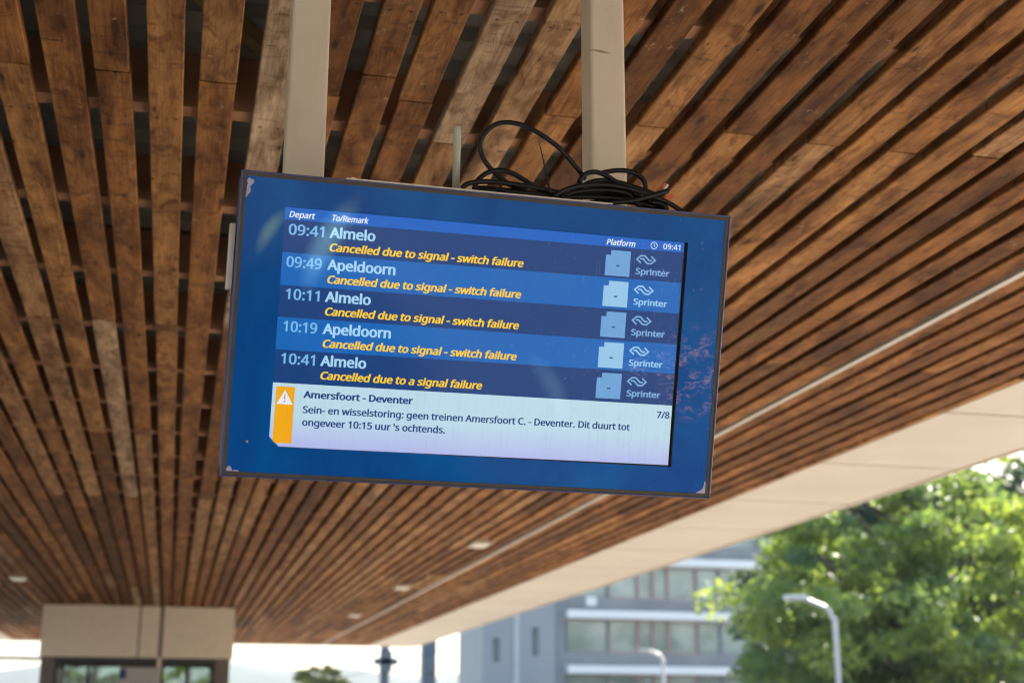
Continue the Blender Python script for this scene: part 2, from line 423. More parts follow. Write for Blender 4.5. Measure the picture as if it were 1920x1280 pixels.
# poster on the glazing
po = tag(empty('poster', (-.52, KY0 - .03, 0)), 'white notice with a dark blue square, hung on the glazing of the beige block', 'poster')
s = MB(); s.box(-.34, .34, -.006, .006, 1.55, 2.655); s.build('sheet', plain('poster_paper', (.44, .40, .39), .6, 0, .02), po)
s = MB(); s.box(-.34, -.225, -.012, -.0065, 2.46, 2.62); s.build('blue_mark', plain('poster_blue', (.012, .03, .14), .5), po)
s = MB()
for x, w_, h in ((-.16, .04, .08), (-.10, .05, .06), (-.03, .03, .11), (.02, .05, .06), (.09, .05, .06), (.155, .03, .10)): s.box(x, x + w_, -.012, -.0065, 2.27, 2.27 + h)
s.build('blue_lettering', plain('poster_print', (.05, .06, .16), .6), po)

# ------------------------------------------------------------------ masts and wires beyond the canopy
def mast(name, x, y, w, h, lab, boxes, arm):
    r = tag(empty(name, (x, y, -.9)), lab, 'mast')
    mt = plain('mast_paint', (.085, .12, .17), .5, .2, .1)
    s = MB(); s.box(-w / 2, w / 2, -w / 2, w / 2, 0, .06)
    s.box(-w / 2, -w / 2 + .03, -w / 2, w / 2, .06, h); s.box(w / 2 - .03, w / 2, -w / 2, w / 2, .06, h); s.box(-w / 2 + .03, w / 2 - .03, -.02, .02, .06, h)
    s.box(-w / 2 + .03, w / 2 - .03, -w / 2 + .002, -w / 2 + .012, .06, h)
    s.build('post', mt, r)
    for (x0, x1, z0, z1) in boxes:
        s = MB(); s.box(x0, x1, -w / 2 - .22, -w / 2 - .002, z0, z1); s.bevel(.02, 1); s.build('equipment_box', mt, r)
    if arm:
        s = MB(); s.tube([(0, 0, h - .25), (arm, 0, h - .1)], .05, 8); s.tube([(0, 0, h - 1.1), (arm * .8, 0, h - .2)], .03, 8); s.build('arm', M_DARKMETAL, r)
    return r
mast('signal_mast', 6.03, 42, .24, 5.9, 'slim blue grey mast with a crosswise box near the canopy end', [(-.34, .34, 4.30, 4.50), (-.17, .17, 4.1, 4.7)], 0)
mast('catenary_mast', 8.36, 48, .46, 8.6, 'thick blue grey railway mast next to the slim mast with the crosswise box', [(-.16, .14, 4.3, 4.9)], 1.6)
for i, (x, z, lab) in enumerate(((9.35, 5.55, 'upper thin overhead wire right of the thick mast'), (9.35, 4.35, 'lower thin overhead wire right of the thick mast'))):
    s = MB(); pts = []
    for q in range(23):
        y = 48 + q * 5; ph = ((y - 48) / 50) % 1
        pts.append((x, y, z - (.9 * 4 * ph * (1 - ph) if i == 0 else 0)))
    s.tube(pts, .02, 6); tag(s.build('overhead_wire', M_DARKMETAL), lab, 'wire', 'overhead railway wires')
s = MB(); s.tube([(-20, 45, EYE + 1.95), (-12, 45, EYE + 1.94), (-2.2, 45, EYE + 1.955)], .06, 8)
for q in range(12): s.tube([(-4.2 + q * .17, 45, EYE + 1.86), (-4.2 + q * .17, 45, EYE + 1.93)], .03, 6)
tag(s.build('overhead_wire', M_DARKMETAL), 'dark horizontal wire with small clips against the sky left of the beige block', 'wire', 'overhead railway wires')

# ------------------------------------------------------------------ far building
ob = tag(empty('office_building', (30, 92, -.9)), 'grey office building with white floor bands, tall glazing and a blank tower on its left', 'building')
def op(mb, name, mat, par=None, label=None):
    o = mb.build(name, mat, par or ob)
    if par is None: o.location = (-30, -92, .9)
    if label: o['label'] = label
    return o
M_GREY = plain('grey_cladding', (.25, .275, .305), .6, 0, .05, .3)
M_GREYD = plain('dark_cladding', (.20, .22, .25), .6, 0, .05, .3)
M_BAND = plain('white_band', (.72, .74, .76), .5, 0, .04, .3)
M_SPAN = plain('spandrel', (.21, .215, .225), .5, 0, .2, .4)
M_FRAME = plain('russet_frame', (.36, .26, .235), .5, 0, .1)
k = N('office_glass'); k.set(Roughness=.06, Specular_IOR_Level=.9, Coat_Weight=.6, Coat_Roughness=.03)
nz = k.noise(k.mapping(k.coord(), (.35, .3, .5)), 1.0, 3)
k.l(k.ramp(nz, [(.35, (.13, .17, .16)), (.6, (.30, .35, .33))]), k.b.inputs['Base Color']); M_OGL = k.m
TH = 18.4
s = MB()
# tower wall with slit openings
wins = [(20.45, 4.15, 5.67), (23.05, 4.59, 6.40), (20.45, .6, 2.1), (23.05, 1.0, 2.8)]
def wall_with_holes(s, x0, x1, z0, z1, holes, y0, y1):
    xs_ = sorted({x0, x1, *[h[0] for h in holes], *[h[1] for h in holes]}); zs_ = sorted({z0, z1, *[h[2] for h in holes], *[h[3] for h in holes]})
    for a, b in zip(xs_, xs_[1:]):
        run = None
        for c, e in zip(zs_, zs_[1:]):
            if any(h[0] <= a and b <= h[1] and h[2] <= c and e <= h[3] for h in holes): continue
            s.box(a, b, y0, y1, c, e)
hol = [(x - .24, x + .24, EYE + a, EYE + b) for x, a, b in wins]
wall_with_holes(s, 19.56, 24.4, -.9, TH, hol, 92, 92.5); s.box(19.56, 24.4, 92.5, 100, -.9, TH)
bmesh.ops.remove_doubles(s.bm, verts=s.bm.verts, dist=.0005)
op(s, 'tower_wall', M_GREY)
for h in hol:
    s = MB(); s.box(h[0], h[1], 92.3, 92.35, h[2], h[3]); op(s, 'window', M_GREYD)
s = MB(); s.box(21.62, 21.98, 91.9, 91.998, -.9, TH); op(s, 'downpipe', plain('light_cladding', (.40, .43, .46), .5))
s = MB(); s.box(24.4, 25.2, 92.4, 99, -.9, TH); op(s, 'recessed_wall', M_GREYD)
s = MB(); s.box(25.2, 47, 92.9, 106, -.9, TH); op(s, 'core', M_SPAN)
for zc in (10.86, 7.30, 3.74, .17, 14.4):
    s = MB(); s.box(25.2, 47, 91.6, 92.95, EYE + zc - .26, EYE + zc + .26); s.bevel(.03, 1); op(s, 'floor_band', M_BAND)
for zc in (10.86, 7.30, 3.74, .17):
    s = MB(); s.box(25.2, 47, 92.5, 92.88, EYE + zc + .27, EYE + zc + 1.15); op(s, 'spandrel', M_SPAN)
    x = 25.3; i = 0
    widths = [2.9, 2.0, 1.0, 1.0, 2.0, 1.6, 2.9, 2.0, 1.0, 1.0, 2.9, 1.4]
    for i, w_ in enumerate(widths):
        if x + w_ > 46.8: break
        z0, z1 = EYE + zc + 1.16, EYE + zc + 3.28
        s = MB(); s.box(x, x + .09, 92.45, 92.86, z0, z1); s.box(x + w_ - .09, x + w_, 92.45, 92.86, z0, z1); s.box(x + .09, x + w_ - .09, 92.5, 92.86, z1 - .08, z1); s.box(x + .09, x + w_ - .09, 92.5, 92.86, z0, z0 + .08)
        fr = op(s, 'window', M_FRAME if widths[i] == 1.0 or i in (1, 4) else M_GREYD)
        s = MB(); s.box(x + .09, x + w_ - .09, 92.6, 92.66, z0 + .08, z1 - .08); op(s, 'pane', M_OGL, fr)
        x += w_ + .06
s = MB(); s.box(26.7, 27.4, 92.44, 92.49, EYE + 7.9, EYE + 8.5); op(s, 'white_panel', M_BAND)
s = MB(); s.box(25.2, 47, 92.2, 106, TH, TH + .4); s.box(19.4, 25.2, 91.8, 100, TH, TH + .3); op(s, 'roof', M_BAND)

# ------------------------------------------------------------------ street lamps
def street_lamp(px, y, hx, zt_, zh, rad, lab):
    r = tag(empty('street_lamp', (px, y, -.9)), lab, 'street lamp', 'curved street lamps in front of the office building')
    mt = plain('lamp_paint', (.42, .44, .47), .4, .2, .05)
    h = zt_ + EYE + .9; hh = zh + EYE + .9; dx = hx - px
    s = MB(); s.tube(smooth_path([(0, 0, 0), (-.01, 0, h * .5), (-.02, 0, h - .30), (-.07, 0, h - .05), (-.19, 0, h + (hh - h) * .40), (dx * .38, 0, h + (hh - h) * .66), (dx * .62, 0, hh - .03)]), [rad * 1.15] * 7 + [rad] * 12 + [rad * .9] * 18, 12)
    s.build('pole', mt, r)
    s = MB(); s.box(dx - .05, dx * .6, -.13, .13, hh - .05, hh + .05); s.bevel(.035, 2); hd = s.build('lamp_head', mt, r)
    s = MB(); s.box(dx, dx * .68, -.09, .09, hh - .066, hh - .051); s.build('lens', plain('lamp_lens', (.5, .5, .48), .2), hd)
street_lamp(13.52, 28, 12.45, 2.30, 2.66, .058, 'large pale grey curved street lamp in front of the green tree')
street_lamp(20.77, 60, 19.72, 2.95, 3.30, .085, 'small pale grey curved street lamp in front of the white floor bands')

# ------------------------------------------------------------------ trees
def make_tree(name, label, loc, height, cz, rx, ry, rz, nclump, nleaf, leaf, mat, seed, group=None, trunk_r=.2, low=0.0):
    rg = np.random.default_rng(seed)
    r = tag(empty(name, loc), label, 'tree', group)
    bark = bpy.data.materials.get('bark') or plain('bark', (.075, .055, .04), .9, 0, .3, 8)
    s = MB()
    s.tube(smooth_path([(0, 0, 0), (.08, .05, cz * .5), (-.05, .1, cz), (.1, 0, cz + rz * .5), (.05, 0, cz + rz * .85)], 4), [trunk_r * (1 - .9 * i / 16) for i in range(17)], 9)
    for q in range(11):
        a = q * 2.4 + seed; z0 = cz - rz * .75 + q * rz * .13
        e = Vector((math.cos(a) * rx * .75, math.sin(a) * ry * .75, z0 + rz * (.35 + .25 * ((q * 7) % 3))))
        st = Vector((.03, .03, z0))
        s.tube(smooth_path([st, st.lerp(e, .45) + Vector((0, 0, -.1 * rz * .5)), e], 4), [trunk_r * .42 * (1 - .85 * i / 8) for i in range(9)], 6)
    s.build('trunk', bark, r)
    # crown: leaves gathered in clumps inside an uneven ellipsoid
    d = rg.normal(size=(nclump, 3)); d /= np.linalg.norm(d, axis=1)[:, None]
    ang = np.arctan2(d[:, 1], d[:, 0]); lump = 1 + .16 * np.sin(3 * ang + seed) + .12 * np.sin(5 * d[:, 2] * 2 + ang * 2) + rg.normal(0, .07, nclump)
    rad = (rg.random(nclump) ** .42) * lump
    cc = d * rad[:, None] * np.array([rx, ry, rz]) + np.array([0, 0, cz])
    csz = rg.uniform(.55, 1.15, nclump) * min(rx, rz) * .16
    ci = rg.integers(0, nclump, nleaf)
    dd = rg.normal(size=(nleaf, 3)); dd /= np.linalg.norm(dd, axis=1)[:, None]
    P = cc[ci] + dd * (rg.random(nleaf) ** .5)[:, None] * csz[ci][:, None] * np.array([1.25, 1.25, .7])
    tone = np.clip(.5 + rg.normal(0, .22, nclump)[ci] + rg.normal(0, .13, nleaf), 0, 1)
    nrm = rg.normal(size=(nleaf, 3)) + np.array([0, 0, .5]); nrm /= np.linalg.norm(nrm, axis=1)[:, None]
    t1 = np.cross(nrm, rg.normal(size=(nleaf, 3))); t1 /= np.linalg.norm(t1, axis=1)[:, None]; t2 = np.cross(nrm, t1)
    sz = leaf * rg.uniform(.65, 1.3, nleaf)[:, None]
    V = np.stack([P - t1 * sz * .75, P - t2 * sz * .42 + nrm * sz * .08, P + t1 * sz * .85, P + t2 * sz * .42 + nrm * sz * .08], 1).reshape(-1, 3)
    me = bpy.data.meshes.new('crown'); me.vertices.add(len(V)); me.vertices.foreach_set('co', V.astype(np.float32).ravel())
    me.loops.add(4 * nleaf); me.loops.foreach_set('vertex_index', np.arange(4 * nleaf, dtype=np.int32))
    me.polygons.add(nleaf); me.polygons.foreach_set('loop_start', np.arange(0, 4 * nleaf, 4, dtype=np.int32))
    me.update(calc_edges=True)
    at = me.attributes.new('leafcol', 'FLOAT', 'FACE'); at.data.foreach_set('value', tone.astype(np.float32))
    me.materials.append(mat); o = bpy.data.objects.new('crown', me); C.objects.link(o); o.parent = r
    return r
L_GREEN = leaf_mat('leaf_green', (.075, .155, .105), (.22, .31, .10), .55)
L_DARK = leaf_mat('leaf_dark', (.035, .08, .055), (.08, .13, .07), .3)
L_PALE = leaf_mat('leaf_pale', (.17, .20, .09), (.30, .32, .13), .5)
make_tree('broadleaf_tree', 'large bright green broadleaf tree behind the large street lamp', (18.4, 34, -.9), 11, 5.3, 4.65, 4.4, 4.35, 270, 48000, .145, L_GREEN, 3, trunk_r=.26)
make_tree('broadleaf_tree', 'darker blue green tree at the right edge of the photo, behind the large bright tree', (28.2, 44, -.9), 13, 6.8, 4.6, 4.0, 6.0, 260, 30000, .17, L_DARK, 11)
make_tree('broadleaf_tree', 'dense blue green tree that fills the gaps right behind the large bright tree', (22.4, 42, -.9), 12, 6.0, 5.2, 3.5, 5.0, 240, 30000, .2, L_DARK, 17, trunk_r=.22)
make_tree('broadleaf_tree', 'small yellowish tree against the hazy hills left of the slim mast', (8.3, 80, -.9), 5, 3.75, 1.9, 1.6, 2.0, 220, 22000, .16, L_PALE, 5, trunk_r=.1)
for i, (x, y, lab, m_) in enumerate(((-2.9, 60, 'dark tree seen through the left glazing of the beige block, left of the notice', L_DARK), (.75, 62, 'green tree seen through the right glazing of the beige block', L_GREEN))):
    make_tree('broadleaf_tree', lab, (x, y, -.9), 7, 3.3, 1.7, 1.5, 2.3, 46, 7500, .15, m_, 21 + i, trunk_r=.1)
# trees on the other side of the railway, which the office glazing mirrors
b0 = make_tree('broadleaf_tree', 'broad green tree standing behind the viewer across the street', (44, -22, -.9), 15, 9, 7, 7, 7.5, 220, 16000, .42, L_GREEN, 41, 'trees mirrored in the office glazing', .35)
for x, y in ((57, -30), (70, -26), (30, -34), (16, -38), (83, -20)):
    c = copy_tree(b0); c.location = (x, y, -.9); c.rotation_euler = (0, 0, x * 1.3)

# ------------------------------------------------------------------ far hills
def hills():
    nx, ny = 120, 8; vs, fs = [], []
    rg = random.Random(2)
    for jy in range(ny):
        for ix in range(nx):
            x = -1500 + 3000 * ix / (nx - 1); q = jy / (ny - 1)
            ridge = 40 + 12 * math.sin(x * .0041 + .9) + 6 * math.sin(x * .013 + 2) + 3.0 * math.sin(x * .05) + rg.uniform(-1.5, 1.5)
            vs.append((x, 900 + 420 * q, -1.2 + (ridge + 4) * math.sin(q * math.pi / 2) ** 1.3))
    for jy in range(ny - 1):
        for ix in range(nx - 1):
            a = jy * nx + ix; fs.append((a, a + 1, a + nx + 1, a + nx))
    me = bpy.data.meshes.new('hills'); me.from_pydata(vs, [], fs)
    me.materials.append(plain('hill_forest', (.04, .055, .045), .95, 0, .4, .03))
    for p in me.polygons: p.use_smooth = True
    o = bpy.data.objects.new('hills', me); C.objects.link(o); tag(o, kind='structure')
hills()

# ------------------------------------------------------------------ departure board
SC = Vector((0.684665, 3.219635, EYE + 0.894381))
SR = Vector((0.99990716, 0.01337933, -0.0025803)); SU = Vector((0.00624554, -0.28171944, 0.9594765)); SN = Vector((0.01211023, -0.95940354, -0.28177685))
board = tag(empty('departure_board'), 'blue framed train departure display with yellow cancelled remarks, hung from two beige posts', 'departure board')
BM = Matrix((SR, SU, SN)).transposed().to_4x4(); BM.translation = SC; board.matrix_world = BM
CAML = BM.inverted() @ Vector((0, 0, EYE))
def at(u, v, n=0.0):
    """a point measured on the board's front plane, moved along its sight line to depth n (board axes)"""
    p = Vector((u, v, 0)); return CAML + (p - CAML) * ((n - CAML.z) / (0 - CAML.z))

def grime_glare(k, base, amount=1.0, haze=.03):
    """paint or panel colour with the pink grime, scuffs and scratches that this pane carries, plus glare streaks painted as colour; positions in board axes"""
    p = k.coord()
    sx = k.n('ShaderNodeSeparateXYZ'); k.l(p, sx.inputs[0]); U, V = sx.outputs[0], sx.outputs[1]
    def blob(u, v, ru, rv):
        a = k.math('POWER', k.math('DIVIDE', k.math('SUBTRACT', U, u), ru), 2.0); b = k.math('POWER', k.math('DIVIDE', k.math('SUBTRACT', V, v), rv), 2.0)
        return k.math('SUBTRACT', 1.0, k.math('ADD', a, b), clamp=True)
    right = k.band(U, .05, .55)
    grime = k.math('MAXIMUM', blob(.54, -.045, .11, .13), k.math('MULTIPLY', blob(.50, -.03, .16, .05), .9))
    n1 = k.noise(k.mapping(p, (30, 55, 30)), 1.0, 5, 0.68, 1.2)
    m1 = k.math('MULTIPLY', k.math('MULTIPLY', k.band(n1, .48, .64), grime), k.band(k.noise(k.mapping(p, (22, 22, 9)), 1.0, 3), .42, .58))
    n2 = k.noise(k.mapping(p, (95, 95, 60)), 1.0, 4, 0.65, .6)
    m2 = k.math('MULTIPLY', k.band(n2, .655, .75), k.math('ADD', k.math('MULTIPLY', right, .75), .06))
    n3 = k.noise(k.mapping(p, (190, 14, 20), (0, 0, .7)), 1.0, 3, 0.6, .3); n4 = k.noise(k.mapping(p, (9, 9, 9)), 1.0, 3)
    m3 = k.math('MULTIPLY', k.math('MULTIPLY', k.band(n3, .66, .74), k.band(n4, .5, .62)), k.math('ADD', k.math('MULTIPLY', right, .6), .05))
    m4 = k.math('MULTIPLY', k.band(k.noise(k.mapping(p, (420, 420, 60)), 1.0, 2), .77, .83), .3)
    m = k.math('MAXIMUM', k.math('MAXIMUM', m1, m2), k.math('MAXIMUM', m3, m4))
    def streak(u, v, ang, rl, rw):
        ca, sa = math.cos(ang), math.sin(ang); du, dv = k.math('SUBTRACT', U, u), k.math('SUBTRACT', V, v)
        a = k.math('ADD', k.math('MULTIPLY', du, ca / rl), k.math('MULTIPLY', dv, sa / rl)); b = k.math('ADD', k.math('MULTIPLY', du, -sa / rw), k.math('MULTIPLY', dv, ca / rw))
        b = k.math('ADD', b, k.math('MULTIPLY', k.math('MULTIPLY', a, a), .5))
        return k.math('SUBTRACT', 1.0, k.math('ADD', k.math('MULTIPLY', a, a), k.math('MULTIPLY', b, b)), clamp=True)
    glare = k.math('MAXIMUM', k.math('MAXIMUM', streak(-.527, .222, 1.05, .075, .022), streak(-.395, .205, 1.13, .15, .042)), k.math('MULTIPLY', streak(.175, -.095, -1.0, .11, .035), .55))  # teal glare reflections, painted into the base colour as soft streaks
    glare = k.math('MULTIPLY', k.math('MULTIPLY', glare, glare), k.math('ADD', .55, k.math('MULTIPLY', n1, .5)))
    base = k.mix(k.math('MULTIPLY', glare, .95 * amount), base, (.22, .46, .56, 1))
    m = k.math('MULTIPLY', m, .68 * amount, clamp=True)
    hz = k.math('MULTIPLY', k.band(k.noise(k.mapping(p, (3, 2.2, 3)), 1.0, 5, .6), .35, .7), haze)
    col = k.mix(hz, base, (.42, .40, .36, 1)); col = k.mix(m, col, (.62, .42, .54, 1))
    return col, m

GAIN = 1.0 / 2 ** EXPOSURE
def lcd(name, rgb, k_em=1.0, rough=.10, low=None):
    """a lit display colour (sRGB as seen) behind glass with grime and painted glare"""
    k = N(name); base = srgb(*rgb)
    col, m = grime_glare(k, (.012, .012, .014, 1)); k.l(col, k.b.inputs['Base Color'])
    k.set(Roughness=rough, Specular_IOR_Level=.2)
    e = tuple(c * GAIN * k_em for c in base[:3])
    p = k.coord()
    # faint vertical and horizontal unevenness of the LCD panel
    v1 = k.noise(k.mapping(p, (160, 3, 1)), 1.0, 2); v2 = k.noise(k.mapping(p, (26, 26, 1)), 1.0, 4, .7)
    a = k.math('ADD', .80, k.math('MULTIPLY', k.math('ADD', v1, v2), .20))
    em = (*e, 1)
    if low:                                   # a display area whose own picture runs from one colour to another down the notice bar
        sx = k.n('ShaderNodeSeparateXYZ'); k.l(p, sx.inputs[0]); lw = srgb(*low)
        em = k.mix(k.band(sx.outputs[1], -.205, -.285), em, (*[c_ * GAIN for c_ in lw[:3]], 1))
    k.l(k.mix(1.0, em, k.mix(a, (0, 0, 0, 1), (1, 1, 1, 1)), 'MULTIPLY'), k.b.inputs['Emission Color'])
    k.l(k.math('SUBTRACT', 1.0, k.math('MULTIPLY', m, .55)), k.b.inputs['Emission Strength'])
    return k.m

k = N('board_blue'); mottle = k.noise(k.mapping(k.coord(), (4.5, 2.6, 3), (0, 0, .6)), 1.0, 4, .6, .8)  # blue mottled at random between a deeper and a paler tone
col, m = grime_glare(k, k.mix(k.band(mottle, .32, .68), (.0, .078, .42, 1), (.0, .142, .56, 1)), .9, .010); k.l(col, k.b.inputs['Base Color']); k.set(Roughness=.08, Specular_IOR_Level=.11)
BLUE = k.m
HOUS = plain('housing_blue', (.03, .045, .16), .4, .2, .15)
RIM = plain('rim_metal', (.07, .08, .20), .4, .2, .15)
GASK = plain('gasket', (.075, .058, .043), .6, 0, .15, 20)
CHIP = plain('bare_primer', (.52, .48, .62), .7, 0, .12, 90)
STEEL = plain('bare_steel', (.42, .37, .32), .4, .5, .2, 14)

HWID, HHGT = .600, .353
s = MB(); s.box(-HWID + .002, HWID - .002, -HHGT + .002, HHGT - .002, -.19, -.022); s.bevel(.006, 2); s.build('housing', HOUS, board)
# outer rim: four bars with mitred look, standing 4 mm proud
s = MB(); w_ = .0042
s.box(-HWID, HWID, HHGT - w_, HHGT, -.03, .004); s.box(-HWID, HWID, -HHGT, -HHGT + w_, -.03, .004)
s.box(-HWID, -HWID + w_, -HHGT + w_, HHGT - w_, -.03, .004); s.box(HWID - w_, HWID, -HHGT + w_, HHGT - w_, -.03, .004)
s.bevel(.001, 1); s.build('rim', RIM, board)
s = MB(); a, b = w_ + .0003, .0125
s.box(-HWID + a, HWID - a, HHGT - b, HHGT - a, -.02, .0015); s.box(-HWID + a, HWID - a, -HHGT + a, -HHGT + b, -.02, .0015)
s.box(-HWID + a, -HWID + b, -HHGT + b, HHGT - b, -.02, .0015); s.box(HWID - b, HWID - a, -HHGT + b, HHGT - b, -.02, .0015)
s.build('gasket', GASK, board)
# front panel: painted sheet with the window cut out, its lower left window corner cut off
OU, OV = HWID - .0126, HHGT - .0126
SU0, SU1, SV0, SV1 = -.4945, .4935, -.2785, .2775
s = MB(); t0, t1 = -.012, 0.0
cut = [(-.4945, -.2565), (-.4722, -.2785)]
outer = [(-OU, -OV), (OU, -OV), (OU, OV), (-OU, OV)]
inner = [(cut[1][0], SV0), (SU1, SV0), (SU1, SV1), (SU0, SV1), (SU0, cut[0][1])]
bmv = {}
def gv(x, y, z):
    key = (round(x, 5), round(y, 5), round(z, 5))
    if key not in bmv: bmv[key] = s.bm.verts.new((x, y, z))
    return bmv[key]
O, I = outer, inner
polys = [[O[0], O[1], I[1], I[0]], [O[1], O[2], I[2], I[1]], [O[2], O[3], I[3], I[2]], [O[3], O[0], I[4], I[3]], [O[0], I[0], I[4]]]
for pl in polys: s.bm.faces.new([gv(x, y, t1) for x, y in pl])
for i in range(5):
    (xa, ya), (xb, yb) = I[i], I[(i + 1) % 5]
    f = s.bm.faces.new([gv(xa, ya, t1), gv(xb, yb, t1), gv(xb, yb, t0), gv(xa, ya, t0)]); f.material_index = 1
bmesh.ops.recalc_face_normals(s.bm, faces=s.bm.faces)
# make sure the sheet faces the viewer
s.bm.normal_update()
for f in s.bm.faces:
    if abs(f.normal.z) > .5 and f.normal.z < 0: f.normal_flip()
s.build('front_panel', [BLUE, plain('window_edge', (.03, .03, .03), .6)], board)
# flaked paint in the corners
def chip(poly):
    s = MB(); s.prism(poly, .0004, .0010); s.build('paint_chip', CHIP, board)
def blobpoly(cx_, cy_, rx, ry, seed, n=22, rot=0):
    rg = random.Random(seed); out = []
    for i in range(n):
        a = 2 * math.pi * i / n; q = 1 + .16 * math.sin(3 * a + seed) + rg.uniform(-.08, .08)
        x, y = rx * q * math.cos(a), ry * q * math.sin(a); out.append((cx_ + x * math.cos(rot) - y * math.sin(rot), cy_ + x * math.sin(rot) + y * math.cos(rot)))
    return out
chip(blobpoly(-.5785, .3265, .0075, .0088, 1)); chip(blobpoly(-.5815, .309, .0045, .0125, 2)); chip(blobpoly(-.5850, .2965, .0018, .006, 8))
chip(blobpoly(-.5805, -.3345, .0062, .0060, 3)); chip(blobpoly(-.566, -.3385, .009, .0016, 4))
chip([(.5868, -.3398), (.5868, -.312), (.584, -.309), (.5825, -.318), (.580, -.327), (.574, -.3335), (.566, -.3375), (.562, -.3398)][::-1] if False else [(.562, -.3398), (.5868, -.3398), (.5868, -.312), (.584, -.309), (.5825, -.318), (.580, -.327), (.574, -.3335), (.566, -.3375)])
s = MB(); s.tube([(-.5443, -.2697, -.001), (-.5443, -.2697, .003)], .0033, 12, smooth=False); s.build('rivet', plain('rivet_brass', (.45, .38, .22), .35, .6, .1), board)
# hinge plate on the left side, lip plate and stub pipe on top
s = MB(); s.box(-.6165, -.6004, .075, .232, -.085, -.03); s.bevel(.003, 1); s.build('hinge', STEEL, board)
s = MB(); s.box(-.358, .293, .3532, .3572, -.12, -.002); s.box(-.348, -.338, .3534, .3585, -.0018, .0052); s.build('top_plate', plain('plate_pale', (.66, .56, .47), .4, .2, .15, 14), board)
a, b = at(-.0985, .352, -.08), at(-.1058, .5037, -.08)
s = MB(); s.tube([a, a.lerp(b, .9), b.lerp(a, .02), b], [.0096, .0096, .0092, .0065], 16); s.build('antenna_rod', plain('rod_grey', (.52, .50, .41), .5, 0, .08), board)
s = MB(); s.box(-.5, -.38, .20, .345, -.235, -.191); s.box(.20, .31, .20, .345, -.235, -.191); s.bevel(.005, 1); s.build('mounting_bracket', M_DARKMETAL, board)

